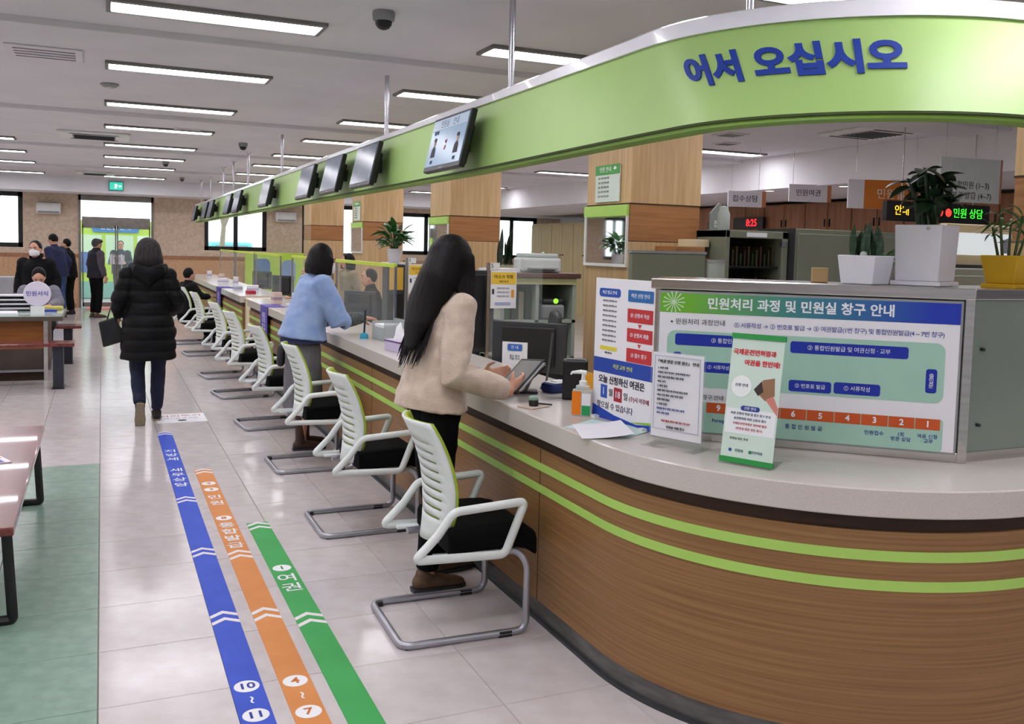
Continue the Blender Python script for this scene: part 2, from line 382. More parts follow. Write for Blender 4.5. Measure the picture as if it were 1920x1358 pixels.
# ---- wood clad columns
mirror = mat('mirror', (225, 228, 226), .03, 1.0, var=(222, 225, 223))
cl = ['wood-clad column nearest the viewer, at the right edge', 'wood-clad column carrying the green notice plaque', 'wood-clad column behind the long-haired woman', 'wood-clad column behind the leafy counter plant', 'wood-clad column farthest from the viewer']
for k, y in enumerate(COLY):
    c = thing('wood_column', cl[k], 'column', (3.9, y, 0), group='wood-clad columns')
    W, D = .68, .73; z1, z2 = 1.695, 2.0
    part('lower_panel', MB().box(0, W, 0, D, 0, z1), OAK, c, bevel=.004)
    part('brown_band', MB().box(.004, W - .004, .004, D - .004, z1, z2), OAKB, c)
    part('upper_panel', MB().box(0, W, 0, D, z2, ZC - .046), OAK, c, bevel=.004)
    part('joint', MB().box(-.001, W + .001, -.001, D + .001, z2 - .004, z2 + .004), DARKW, c)
    part('joint', MB().box(-.001, W + .001, -.001, D + .001, z1 - .003, z1 + .003), DARKW, c)
    if k in (1, 2, 3):
        mr = part('mirror', MB().box(-.012, -.002, .03, D - .01, 1.5, 1.9), mirror, c)
        part('mirror_frame', MB().box(-.02, 0, .02, .035, 1.5, 1.9).box(-.02, 0, D - .02, D, 1.5, 1.9).box(-.022, 0, .02, D, 1.48, 1.505), WHITEP, mr)
        part('lime_header', MB().box(-.024, -.002, .015, D + .005, 1.9, 1.99), LIMES, c)
for k, (lab, y) in enumerate((('green and white notice plaque on the column nearest the info board', 6.42), ('small green and white notice plaque on the column behind the leafy plant', 14.74))):
    s = thing('notice_plaque', lab, 'sign', (3.895, y + .36, 2.02))
    part('board', MB().box(-.012, .0, -.2, .2, 0, .3), ink(214, 226, 216), s, bevel=.003)
    part('header', MB().box(-.015, -.011, -.2, .2, .23, .31), ink(78, 160, 82), s)
    text('민원 안내', .05, ink(238, 244, 238), s, face_M((-.0155, .03, .27), (-1, 0, 0)))
    part('leaf_mark', MB().prism([(-.03, 0), (0, .02), (.03, 0), (0, -.012)], 0, .001, face_M((-.0155, -.13, .275), (-1, 0, 0))), ink(238, 244, 238), s)
    for q in range(5): text('접수 처리 안내 사항', .022, ink(120, 128, 124), s, face_M((-.0125, .06, .2 - q * .038), (-1, 0, 0)))
# ---- ceiling fittings
DIF = mat('lit_diffuser', (252, 249, 255), .5, emit=LAMP, var=(252, 249, 254))
TRIMG = mat('light_trim_grey', (128, 126, 124), .5, var=(120, 118, 116))
def ceiling_light(label):
    t = thing('ceiling_light', label, 'ceiling light', group='recessed ceiling lights')
    w_, d = 1.24, .30
    part('frame', MB().box(0, w_, -d / 2, -d / 2 + .045, -.022, 0).box(0, w_, d / 2 - .02, d / 2, -.022, 0).box(0, .025, -d / 2, d / 2, -.022, 0).box(w_ - .025, w_, -d / 2, d / 2, -.022, 0), TRIMG, t)
    part('diffuser', MB().box(.025, w_ - .025, -d / 2 + .045, d / 2 - .02, -.014, -.001), DIF, t)
    return t
LY = [-2.4, -.35, 1.75, 3.8, 5.83, 7.82, 9.97, 12.0, 14.25, 16.3, 18.5, 21.35]
LX = [(-4.63, 'two bays left of the aisle'), (-2.3, 'left of the aisle'), (.03, 'over the aisle'), (2.36, 'over the counter'), (4.7, 'over the desks'), (6.8, 'by the bulkhead')]
proto = None
for q, (x, nm) in enumerate(LX):
    for k, y in enumerate(LY):
        if x == 6.8 and (y < 9 or 15 < y < 17): continue
        lab = '%s recessed strip light from the entrance in the row %s' % (ORD[len(LY) - 1 - k], nm)
        if proto is None: proto = ceiling_light(lab); proto.location = (x, y, ZC)
        else: dup(proto, (x, y, ZC), None, lab)
def dome(x, y, lab, s=1.0):
    t = thing('dome_camera', lab, 'camera', (x, y, ZC), group='ceiling dome cameras')
    part('base', MB().lathe([(.002, 0), (.062 * s, 0), (.066 * s, -.012 * s), (.062 * s, -.05 * s), (.05 * s, -.056 * s), (.002, -.056 * s)], 22), GREYP, t, smooth=True)
    part('dome', MB().lathe([(.05 * s, -.05 * s), (.047 * s, -.075 * s), (.034 * s, -.094 * s), (.016 * s, -.103 * s), (.001, -.105 * s)], 20), BLACKP, t, smooth=True)
dome(1.49, 5.24, 'large black dome camera on the ceiling near the canopy', 1.0); dome(1.75, 12.94, 'dome camera beside the fifth-nearest canopy pole', .95)
dome(1.0, 16.81, 'dome camera on the ceiling ahead of the walking woman', .85); dome(1.56, 20.75, 'dome camera nearest the entrance wall', .8)
t = thing('smoke_detector', 'round beige smoke detector on the ceiling over the aisle', 'smoke detector', (.07, 8.82, ZC))
part('base', MB().lathe([(.002, 0), (.075, 0), (.075, -.012), (.05, -.03), (.002, -.03)], 20), GREYP, t, smooth=True); part('sensor', MB().lathe([(.025, -.03), (.022, -.05), (.001, -.052)], 14), WHITEP, t, smooth=True)
def cassette(x, y, w_, d, lab):
    t = thing('air_conditioner', lab, 'air conditioner', (x, y, ZC), group='ceiling air conditioners')
    part('panel', MB().box(-w_ / 2, w_ / 2, -d / 2, d / 2, -.03, -.001), WHITEP, t, bevel=.01)
    part('intake_grille', MB().box(-w_ * .3, w_ * .3, -d * .28, d * .28, -.036, -.029), GREYP, t)
    for k in range(7): part('louvre', MB().box(-w_ * .28, w_ * .28, -d * .26 + k * d * .08, -d * .26 + k * d * .08 + .008, -.042, -.035), DARKP, t)
    for s_ in (-1, 1): part('air_slot', MB().box(-w_ * .34, w_ * .34, s_ * d * .4 - .018, s_ * d * .4 + .018, -.034, -.029), DARKP, t)
cassette(-.08, 13.2, .85, .8, 'four-way air conditioner set in the ceiling left of the aisle lights'); cassette(-.12, 20.7, .7, .7, 'ceiling air conditioner nearest the entrance'); cassette(7.5, 7.5, .78, .78, 'square air conditioner above the big potted plant')
def grille(x, y, lab, w_=.3):
    t = thing('ceiling_vent', lab, 'vent', (x, y, ZC), group='ceiling vents')
    part('frame', MB().box(-w_ / 2, w_ / 2, -w_ / 2, w_ / 2, -.012, -.001), CEIL, t, bevel=.004)
    for k in range(4): part('slat', MB().box(-w_ * .4, w_ * .4, -w_ * .32 + k * w_ * .2, -w_ * .32 + k * w_ * .2 + .012, -.018, -.011), GREYP, t)
grille(-.37, 7.62, 'faint square vent in the ceiling at the upper left', .5); grille(6.43, 8.5, 'small ceiling vent above the notice plaque column'); grille(6.9, 9.2, 'small ceiling vent beyond the square air conditioner', .25); grille(.95, 11.9, 'small speaker-like vent beside the fourth aisle light', .3)
t = thing('exit_sign', 'green emergency exit sign hanging on the bulkhead above the doors', 'exit sign', (.3, 22.38, 2.69))
part('case', MB().box(-.15, .15, -.03, .02, 0, .2), ink(40, 120, 110), t, bevel=.006)
part('lit_face', MB().box(-.135, .135, -.033, -.029, .015, .185), mat('exit_green', (60, 190, 165), .5, emit=.9, var=(56, 186, 160)), t)
MW = mat('exit_white', (240, 250, 248), .5, emit=1.2, var=(238, 248, 246))
part('running_figure', MB().prism([(-.03, .05), (-.005, .09), (-.03, .11), (0, .135), (.03, .115), (.05, .1), (.02, .095), (.03, .06), (.01, .03), (0, .055), (-.02, .03)], 0, .002, face_M((-.01, -.0335, .015), (0, -1, 0))), MW, t)
part('arrow', MB().prism([(.06, .085), (.09, .115), (.09, .095), (.12, .095), (.12, .075), (.09, .075), (.09, .055)], 0, .002, face_M((-.01, -.0335, .015), (0, -1, 0))), MW, t)
def wallbox(x, lab):
    t = thing('wall_air_unit', lab, 'air unit', (x, YF, 2.15))
    part('body', MB().box(-.25, .25, -.2, -.001, 0, .25), WHITEP, t, bevel=.03); part('flap', MB().box(-.22, .22, -.205, -.19, .02, .06), GREYP, t); part('top_grille', MB().box(-.2, .2, -.16, -.03, .245, .256), DARKP, t)
wallbox(-1.1, 'white wall unit left of the entrance doors'); wallbox(4.23, 'white wall unit between the two right-hand windows')
for k, (x, y, lab) in enumerate(((8.6, 9.0, 'round downlight in the bulkhead near the orange hanging sign'), (8.5, 10.3, 'round downlight between the two white hanging signs'), (8.9, 13.5, 'round downlight far along the bulkhead'))):
    t = thing('downlight', lab, 'downlight', (x, y, 2.51), group='bulkhead downlights')
    part('ring', MB().lathe([(.06, 0), (.09, 0), (.088, -.008), (.06, -.006)], 22), WHITEP, t, smooth=True)
    part('lens', MB().lathe([(.001, -.001), (.062, -.001), (.06, -.006), (.001, -.008)], 22), mat('warm_lens', (255, 240, 215), .5, emit=3.0, var=(255, 238, 212)), t, smooth=True)
# ================================================================ COUNTER
CX, CY, CR, CF = 2.75, 2.98, 1.06, 1.69
def cpath(off, yend, xend=3.8):
    P = []; n = int((yend - CY) / .25) + 1
    for k in range(n): P.append((CF + off, yend + (CY - yend) * k / n))
    for k in range(33):
        a = math.pi / 2 * k / 32; P.append((CX - (CR - off) * math.cos(a), CY - (CR - off) * math.sin(a)))
    for k in range(1, 9): P.append((CX + (xend - CX) * k / 8, CY - CR + off))
    return P
def spath(off, y0, y1): return [(CF + off, y1 + (y0 - y1) * k / 20) for k in range(21)]
def sweep(prof, path):
    """profile [(offset, z)] swept along path(offset); returns MB and uv"""
    mb = MB(); paths = [path(o) for o, z in prof]; ns = len(paths[0]); k = len(prof); uv = []
    S = [0.0]; vl = [0.0]
    for a, b in zip(paths[0], paths[0][1:]): S.append(S[-1] + math.hypot(b[0] - a[0], b[1] - a[1]))
    for a, b in zip(prof, prof[1:]): vl.append(vl[-1] + math.hypot(b[0] - a[0], b[1] - a[1]))
    vs = []; fs = []
    for i in range(ns):
        for j in range(k): vs.append((paths[j][i][0], paths[j][i][1], prof[j][1])); uv.append((S[i], vl[j]))
    for i in range(ns - 1):
        for j in range(k): fs.append((i * k + j, i * k + (j + 1) % k, (i + 1) * k + (j + 1) % k, (i + 1) * k + j))
    fs.append(tuple(range(k))); fs.append(tuple((ns - 1) * k + j for j in range(k - 1, -1, -1)))
    mb.add(vs, fs); return mb, uv
ZT = .89
def counter(path, label, wlabel):
    c = thing('service_counter', label, 'counter', group='service counters')
    def pc(nm, prof, m, **k):
        mb, uv = sweep(prof, path); return part(nm, mb, m, c, smooth=True, uv=uv, **k)
    pc('front_panel', [(.03, .085), (.03, .748), (.10, .748), (.10, .085)], WOODC)
    pc('shadow_gap', [(.042, .748), (.042, .80), (.52, .80), (.52, .748)], DARKW)
    for z in (.655, .56): pc('lime_stripe', [(.0265, z), (.0265, z + .033), (.035, z + .033), (.035, z)], LIMES)
    pc('kick_plate', [(.036, 0), (.036, .085), (.09, .085), (.09, 0)], KICK)
    pc('floor_seal', [(.018, 0), (.02, .012), (.04, .014), (.04, 0)], DARKP)
    pc('rear_panel', [(.5, .02), (.5, .765), (.54, .765), (.54, .02)], GREYP)
    mb, uv = sweep([(.0, .804), (.0, .885), (.005, ZT), (.60, ZT), (.60, .80), (.004, .80)], path)
    wt = part('worktop', mb, SLAB, None, smooth=True, uv=uv, ang=.4); tag(wt, wlabel, 'worktop', 'counter worktops')
    return c
cA = counter(lambda o: cpath(o, 12.05), 'long curved wood counter base with two lime green stripes', 'speckled pale stone worktop of the long curved counter')
for y in (3.5, 6.2, 8.9, 11.6): part('panel_joint', MB().box(CF + .0285, CF + .032, y - .0015, y + .0015, .085, .748), DARKW, cA)
cB = counter(lambda o: spath(o, 12.7, 21.3), 'far straight wood counter beyond the cream gate', 'pale worktop of the far straight counter')
t = thing('counter_gate', 'cream swing gate between the two wood counters', 'gate', (1.78, 12.375, 0))
CREAM = mat('cream_laminate', (222, 208, 172), .5, var=(215, 200, 164))
part('leaf', MB().box(-.02, .02, -.3, .3, .06, .84), CREAM, t, bevel=.006); part('cap', MB().box(-.03, .4, -.31, .31, .84, .87), CREAM, t, bevel=.006); part('hinge_post', MB().box(-.03, .03, .29, .315, 0, .86), STEEL, t)
# staff desk behind the counter
for (y0, y1, lab) in ((3.6, 7.9, 'staff desk behind the near end of the counter'), (8.0, 12.0, 'staff desk behind the middle of the counter'), (12.8, 21, 'staff desk behind the far counter')):
    t = thing('staff_desk', lab, 'desk', (2.32, y0, 0), group='staff desks')
    L_ = y1 - y0
    part('desktop', MB().box(0, .46, 0, L_, .715, .74), CREAM, t, bevel=.004)
    for yy in (.02, L_ * .5, L_ - .05): part('leg_panel', MB().box(.02, .44, yy, yy + .03, 0, .715), GREYP, t)
# ================================================================ CANOPY
def can_b():
    P = []
    for k in range(80):
        y = 22 + (2.79 - 22) * k / 80; q = min(1, max(0, (y - 2.79) / 2.5)); q = q * q * (3 - 2 * q); P.append(V((1.88 + .06 * q, y, 2.05)))
    for k in range(41): a = math.pi / 2 * k / 40; P.append(V((2.70 - .82 * math.cos(a), 2.79 - .82 * math.sin(a), 2.05)))
    for k in range(1, 9): P.append(V((2.70 + 2.9 * k / 8, 1.97, 2.05)))
    return P
def can_t():
    P = []
    for k in range(80): P.append(V((1.95, 22 + (3.14 - 22) * k / 80, 2.40)))
    for k in range(41): a = math.pi / 2 * k / 40; P.append(V((2.95 - math.cos(a), 3.14 - math.sin(a), 2.40)))
    for k in range(1, 9): P.append(V((2.95 + 2.65 * k / 8, 2.14, 2.40)))
    return P
PB, PT = can_b(), can_t()
NB = []   # outward normals in plan
for i in range(len(PB)):
    a, b = PB[max(0, i - 1)], PB[min(len(PB) - 1, i + 1)]; d = (b - a).normalized(); NB.append(V((d.y, -d.x, 0)))
def crow(i, v, out=0.0): return PB[i].lerp(PT[i], v) + NB[i] * out
def strip(rows, close=True):
    """rows: list of functions i->point forming a closed section"""
    mb = MB(); n = len(PB); k = len(rows); vs = [r(i) for i in range(n) for r in rows]
    fs = [(i * k + j, i * k + (j + 1) % k, (i + 1) * k + (j + 1) % k, (i + 1) * k + j) for i in range(n - 1) for j in range(k)]
    fs += [tuple(range(k)), tuple((n - 1) * k + j for j in range(k - 1, -1, -1))]
    return mb.add(vs, fs)
ca = thing('hanging_canopy', 'long curved lime green canopy sign hung over the counter', 'canopy sign')
part('fascia', strip([lambda i: crow(i, 0), lambda i: crow(i, 1), lambda i: crow(i, 1, -.1), lambda i: crow(i, 0, -.1)]), LIME, ca, smooth=True)
def rim(i): q = min(1, max(0, (i - 66) / 22)); return 1.11 + .09 * q * q * (3 - 2 * q)
part('white_rim', strip([lambda i: crow(i, 1.0, .014), lambda i: crow(i, rim(i) - .03, .022), lambda i: crow(i, rim(i), .008), lambda i: crow(i, rim(i), -.16), lambda i: crow(i, 1.0, -.16)]), GLOSSW, ca, smooth=True)
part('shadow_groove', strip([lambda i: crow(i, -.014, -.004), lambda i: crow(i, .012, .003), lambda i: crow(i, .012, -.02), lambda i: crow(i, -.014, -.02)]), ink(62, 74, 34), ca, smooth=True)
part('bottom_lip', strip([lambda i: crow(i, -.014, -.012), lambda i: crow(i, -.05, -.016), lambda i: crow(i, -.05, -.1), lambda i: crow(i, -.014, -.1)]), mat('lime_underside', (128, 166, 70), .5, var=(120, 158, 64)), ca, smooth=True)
for y in (4.55, 6.98, 11.29, 14.2, 15.9, 17.3, 19.4, 21.2):
    i = min(range(80), key=lambda q: abs(PT[q].y - y)); p = PT[i]
    pl = part('hanger_pole', MB().tube([(p.x + .05, p.y, 2.42), (p.x + .05, p.y, ZC - .002)], .017, 12), CHROME, ca, smooth=True)
    part('ceiling_flange', MB().lathe([(.002, -.02), (.03, -.02), (.045, -.002), (.002, -.002)], 16, c=(p.x + .05, p.y, ZC)), CHROME, pl, smooth=True)
pl = part('hanger_pole', MB().tube([(2.12, 2.72, 2.42), (2.12, 2.72, ZC - .002)], .017, 12), CHROME, ca, smooth=True)
# lettering bent onto the curved fascia
def bend_text(body, size, s0, v0, m):
    c = bpy.data.curves.new('t', 'FONT'); c.body = body; c.size = size; c.extrude = .003; c.offset = .006; c.resolution_u = 4; c.space_character = 1.0
    t_ = bpy.data.objects.new('t', c); me = bpy.data.meshes.new_from_object(t_)
    bpy.data.objects.remove(t_); bpy.data.curves.remove(c)
    bm = bmesh.new(); bm.from_mesh(me); bmesh.ops.triangulate(bm, faces=bm.faces)
    bmesh.ops.subdivide_edges(bm, edges=[e for e in bm.edges if e.calc_length() > size * .3], cuts=2, use_grid_fill=False)
    mid = [crow(i, v0) for i in range(len(PB))]; S = [0.0]
    for a, b in zip(mid, mid[1:]): S.append(S[-1] + (b - a).length)
    H = .35
    for v in bm.verts:
        s = s0 + v.co.x; j = max(0, min(len(S) - 2, next((q for q in range(len(S) - 1) if S[q + 1] >= s), len(S) - 2))); f = (s - S[j]) / (S[j + 1] - S[j])
        vv = v0 + v.co.y / H; v.co = crow(j, vv).lerp(crow(j + 1, vv), f) + NB[j] * (.004 + v.co.z)
    bm.to_mesh(me); bm.free(); me.materials.clear(); me.name = 'lettering'
    return link('lettering', me, m, ca)
bend_text('어서 오십시오', .128, 19.215, .44, ink(28, 62, 160))
# ================================================================ SCREENS ON THE CANOPY
SCR = mat('screen_on', (150, 176, 200), .25, emit=.18, var=(140, 168, 196), scale=(1, 1, 3))
SCR2 = mat('screen_dim', (86, 100, 118), .2, emit=.22, var=(78, 92, 110), scale=(2, 2, 2))
def monitor(y, label, content=False, yaw=0.0):
    t = thing('wall_monitor', label, 'monitor', (1.815, y, 2.207), yaw, group='monitors along the canopy')
    M = Matrix.Rotation(math.radians(13), 4, 'Y')
    part('case', MB().box(-.006, .03, -.305, .305, -.165, .165, M), BLACKP, t, bevel=.006)
    part('rear_housing', MB().box(.03, .075, -.2, .2, -.13, .1, M), BLACKP, t, bevel=.012)
    part('bracket', MB().box(.06, .13, -.04, .04, -.05, .05), DARKP, t)
    sc = part('screen', MB().box(-.0085, -.005, -.29, .29, -.135, .15, M), SCR if content else SCR2, t)
    part('brand_strip', MB().box(-.008, -.004, -.03, .03, -.154, -.148, M), GREYP, t)
    if content:
        def F(a, b): return M @ face_M((-.0095, a, b), (-1, 0, 0))
        part('title_band', MB().box(-.0105, -.008, -.285, .285, .085, .145, M), mat('scr_band', (178, 196, 214), .3, emit=.2, var=(172, 190, 208)), sc)
        text('민원실', .05, ink(40, 52, 120), sc, F(.08, .113)); text('안내', .05, ink(40, 52, 120), sc, F(-.1, .113)); text('담당자', .028, ink(90, 100, 130), sc, F(.2, .068)); 
        for a, col in ((.19, (40, 50, 70)), (-.19, (24, 26, 36))):
            part('portrait', MB().prism([(-.035, -.05), (.035, -.05), (.03, 0), (.012, .015), (-.012, .015), (-.03, 0)], 0, .001, F(a, -.03)), ink(*col), sc)
            part('portrait_face', MB().prism(rrect(.03, .042, .014), 0, .0015, F(a, .006)), ink(196, 160, 140), sc)
            part('portrait_hair', MB().prism(rrect(.036, .022, .01), 0, .002, F(a, .026)), ink(26, 24, 26), sc)
            text('상담', .022, ink(60, 70, 110), sc, F(a, -.11))
        text('여', .03, ink(190, 60, 60), sc, F(0, 0)); text('권', .03, ink(190, 60, 60), sc, F(0, -.035))
mon = [5.02, 6.86, 7.95, 9.08, 11.5, 14.1, 15.2, 17.7, 18.7, 20.9]
for k, y in enumerate(mon):
    monitor(y, ('lit monitor showing two portraits, largest of those on the canopy' if k == 0 else '%s black monitor along the green canopy counted from the viewer' % ORD[k]), k == 0)
# ================================================================ VISITOR CHAIRS
SHELL = mat('white_shell', (228, 234, 232), .35, var=(222, 228, 226))
LIMEC = mat('lime_lining', (168, 190, 52), .6, var=(158, 180, 46))
def shell_grid(off, slots=True):
    rows = []; z0, z1 = .375, .89; zs = []
    ns = 9; a, b = .48, .80
    zs = [z0, .41, .45]
    for k in range(ns):
        c = a + (b - a) * k / (ns - 1); zs += [c - .0055, c + .0055]
    zs += [.835, .87, z1]
    fx = [-1, -.84, -.66, -.33, 0, .33, .66, .84, 1]
    def hw(z):
        pts = [(.375, .10), (.43, .155), (.52, .2), (.62, .218), (.75, .205), (.85, .19), (.89, .172)]
        for (p, q), (r, s) in zip(pts, pts[1:]):
            if z <= r: return q + (s - q) * (z - p) / (r - p)
        return pts[-1][1]
    def px(z):
        u = (z - .40) / .485; return .135 + .17 * u * (1 - u) * 1.15 - .085 * u + .02
    vs = []; fs = []; m = len(fx)
    for z in zs:
        for f in fx: vs.append((px(z) + .055 * f * f + off, f * hw(z), z))
    for r in range(len(zs) - 1):
        slot = slots and 3 <= r < 3 + 2 * ns and (r - 3) % 2 == 0
        for c in range(m - 1):
            if slot and 2 <= c <= 5: continue
            fs.append((r * m + c, r * m + c + 1, (r + 1) * m + c + 1, (r + 1) * m + c))
    mb = MB(); mb.add(vs, fs); return mb
def chair(label):
    t = thing('visitor_chair', label, 'chair', group='white mesh-back chairs along the counter')
    for nm, off, m, th in (('back_shell', 0, SHELL, .010), ('back_lining', .012, LIMEC, .009)):
        o = part(nm, shell_grid(off), m, t, smooth=True, ang=1.2); s_ = o.modifiers.new('thickness', 'SOLIDIFY'); s_.thickness = th; s_.offset = 0
    seat = MB(); pts = []
    for k in range(9):
        u = k / 8; pts.append((.195 + .39 * u, .455 - .035 * max(0, u - .75) ** 2 * 16 + .012 * math.sin(u * 3.1)))
    vs = []; fs = []; wy = [-1, -.9, -.5, 0, .5, .9, 1]
    for (x, z) in pts:
        for q in wy: vs.append((x, q * .235, z - (.03 if abs(q) == 1 else 0)))
    for (x, z) in pts:
        for q in wy: vs.append((x, q * .235, z - .098))
    m = len(wy); n = len(pts)
    for i in range(n - 1):
        for j in range(m - 1):
            fs.append((i * m + j, i * m + j + 1, (i + 1) * m + j + 1, (i + 1) * m + j)); fs.append((n * m + i * m + j, n * m + (i + 1) * m + j, n * m + (i + 1) * m + j + 1, n * m + i * m + j + 1))
    for i in range(n - 1):
        for j in (0, m - 1): fs.append((i * m + j, (i + 1) * m + j, n * m + (i + 1) * m + j, n * m + i * m + j))
    for j in range(m - 1):
        for i in (0, n - 1): fs.append((i * m + j, i * m + j + 1, n * m + i * m + j + 1, n * m + i * m + j))
    seat.add(vs, fs); part('seat', seat, FABK, t, smooth=True, bevel=.012, ang=1.0)
    r = .0155
    path = rounded_path([(.14, -.19, .345), (.50, -.215, .35), (.535, -.245, .30), (.535, -.245, r), (0, -.245, r), (0, .245, r), (.535, .245, r), (.535, .245, .30), (.50, .215, .35), (.14, .19, .345)], .05, 6)
    part('cantilever_frame', MB().tube(path, r, 10), mat('silver_paint', (176, 176, 184), .32, .75, var=(168, 168, 176)), t, smooth=True)
    for s_ in (-1, 1):
        lp = rounded_path([(.14, .252 * s_, .455), (.205, .252 * s_, .545), (.515, .252 * s_, .565), (.43, .252 * s_, .35), (.045, .252 * s_, .362), (.14, .252 * s_, .455)], .028, 5)
        part('armrest', MB().tube(lp[:-1], .018, 10, closed=True), SHELL, t, smooth=True)
        part('arm_bracket', MB().box(.10, .42, .225 * s_ - .02, .225 * s_ + .02, .348, .362), SHELL, t, bevel=.004)
        part('foot_pad', MB().cbox((.44, .245 * s_, .012), (.06, .03, .026)), BLACKP, t, bevel=.004); part('foot_pad', MB().cbox((.03, .235 * s_, .010), (.03, .03, .022)), BLACKP, t, bevel=.004)
    return t
cy = [3.64, 5.12, 6.62, 8.2, 9.9, 11.37, 13.7, 15.3]
clab = ['white slatted-back chair nearest the viewer, beside the woman in beige', 'white slatted-back chair second from the viewer along the counter', 'white slatted-back chair behind the woman in the blue sweater', 'white slatted-back chair below the near purple banner', 'white slatted-back chair fifth from the viewer along the counter', 'white slatted-back chair before the cream gate', 'white slatted-back chair nearest at the far counter', 'white slatted-back chair farthest along the far counter']
c0 = chair(clab[0]); c0.location = (1.085, cy[0], 0); c0.rotation_euler = (0, 0, -.03)
rr = [0, 0, .02, .08, .14, .12, .1, .1]
for k in range(1, len(cy)): dup(c0, (1.085 + (0, .01, .02, .01, .0, .0, -.02, -.06)[k], cy[k], 0), rr[k], clab[k])
# ================================================================ FLOOR TAPES
def tape(x, w_, y0, y1, col, label, chev, name='floor_guide_line'):
    t = thing(name, label, 'floor marking', (x, 0, 0), group='coloured guide lines on the floor')
    part('band', MB().box(-w_ / 2, w_ / 2, y0, y1, .0003, .0022), ink(*col), t)
    for y in chev:
        for q in (0, .075): part('chevron', MB().prism([(-w_ / 2, y + q), (0, y + q + .045), (w_ / 2, y + q), (w_ / 2, y + q + .03), (0, y + q + .075), (-w_ / 2, y + q + .03)], .0021, .0032), ink(232, 226, 228), t)
    return t
FUP = lambda y, x=0: Matrix.Translation((x, y, .0032))
def disc(t, y, s, col, body=None):
    d = part('disc', MB().lathe([(.001, 0), (.045, 0), (.045, .001), (.001, .001)], 24, c=(0, y, .0021)), ink(238, 238, 240), t)
    text(s, .062, ink(*col), d, Matrix.Translation((0, y, .0034)), ext=.0003, bold=.0015)
WHT = ink(236, 236, 240)
tb_ = tape(.470, .112, 1.4, 8.1, (50, 82, 196), 'blue guide line on the floor, leftmost of the three', (7.98, 5.85, 4.80, 3.90))
disc(tb_, 3.31, '10', (40, 60, 150)); text('~', .09, WHT, tb_, Matrix.Translation((0, 3.2, .0035)) @ Matrix.Rotation(math.pi / 2, 4, 'Z'), ext=.0003); disc(tb_, 3.09, '11', (40, 60, 150))
for k, ch in enumerate('지방세'): text(ch, .1, WHT, tb_, FUP(7.35 - k * .14), ext=.0003, bold=.001)
for k, ch in enumerate('세무상담'): text(ch, .1, WHT, tb_, FUP(6.72 - k * .14), ext=.0003, bold=.001)
to_ = tape(.64, .112, 1.4, 6.7, (214, 138, 72), 'orange guide line on the floor, between blue and green', (6.56, 4.70, 3.88))
disc(to_, 3.29, '4', (200, 110, 50)); text('~', .09, WHT, to_, Matrix.Translation((0, 3.17, .0035)) @ Matrix.Rotation(math.pi / 2, 4, 'Z'), ext=.0003); disc(to_, 3.05, '7', (200, 110, 50))
disc(to_, 6.28, '2', (200, 110, 50)); disc(to_, 6.12, '3', (200, 110, 50)); disc(to_, 5.45, '8', (200, 110, 50))
for k, ch in enumerate('민원'): text(ch, .1, WHT, to_, FUP(5.92 - k * .14), ext=.0003, bold=.001)
for k, ch in enumerate('통합발급'): text(ch, .1, WHT, to_, FUP(5.3 - k * .125), ext=.0003, bold=.001)
tg_ = tape(.805, .118, 1.4, 5.3, (58, 164, 82), 'green guide line on the floor, rightmost of the three', (5.16, 3.76))
disc(tg_, 4.5, '1', (40, 130, 60))
for k, ch in enumerate('여권'): text(ch, .11, WHT, tg_, FUP(4.35 - k * .13), ext=.0003, bold=.001)
t = thing('floor_notice', 'white floor notice with red lettering beside the walking woman', 'notice', (.65, 8.74, 0))
part('sheet', MB().box(-.21, .21, -.22, .22, .0003, .002), PAPER, t)
text('거리두기', .1, ink(200, 90, 84), t, Matrix.Translation((0, .1, .0023)), ext=.0003); text('대기해 주세요', .05, ink(140, 140, 160), t, Matrix.Translation((0, -.02, .0023)), ext=.0003)
part('footprint_mark', MB().lathe([(.001, 0), (.04, 0), (.001, .0005)], 14, c=(0, -.12, .0021)), ink(60, 60, 70), t)
# ================================================================ GLASS PARTITION, INFO BOARD AND STANDS ON THE NEAR WORKTOP
AX, AY = 1.967, 2.969; BX, BY = 2.74, 2.262
RB = math.atan2(BY - AY, BX - AX); LB = math.hypot(BX - AX, BY - AY)
def F(x, z, e=.0, u=(0, 0, 1)): return face_M((x, -e, z), (0, -1, 0), u)
def panel(x0, x1, z0, z1, e0, e1): return MB().box(x0, x1, -e1, -e0, z0, z1)
def rpanel(cx, cz, w_, h, r, e, th=.0012): return MB().prism(rrect(w_, h, r), 0, th, F(cx, cz, e))
gp = thing('glass_partition', 'steel framed glass partition around the end of the counter', 'partition', (AX, AY, ZT), RB)
part('bottom_rail', MB().box(-.03, LB + .02, .004, .04, 0, .035), STEEL, gp, bevel=.003)
part('post', MB().box(-.035, -.012, .004, .03, 0, .6), STEEL, gp, bevel=.003); part('post', MB().box(LB - .002, LB + .03, .0, .035, 0, .6), STEEL, gp, bevel=.003)
part('pane', MB().box(-.012, LB, .014, .022, .035, .58), FROST, gp)
part('top_ledge', MB().prism([(-.05, -.012), (LB + .03, -.012), (LB + .03, .34), (-.05, .34)], .575, .615), STEEL, gp, bevel=.004)
Mi = Matrix.Rotation(-RB, 4, 'Z')
def w2l(x, y): p = Mi @ V((x - AX, y - AY, 0)); return (p.x, p.y)
q0, q1, q2, q3 = w2l(BX + .01, BY), w2l(3.75, BY - .01), w2l(3.75, BY + .33), w2l(BX + .2, BY + .33)
part('pane', MB().prism([w2l(BX + .03, BY + .012), w2l(3.72, BY + .002), w2l(3.72, BY + .01), w2l(BX + .03, BY + .02)], .035, .58), FROST, gp)
part('bottom_rail', MB().prism([w2l(BX + .02, BY), w2l(3.75, BY - .01), w2l(3.75, BY + .026), w2l(BX + .02, BY + .036)], 0, .035), STEEL, gp)
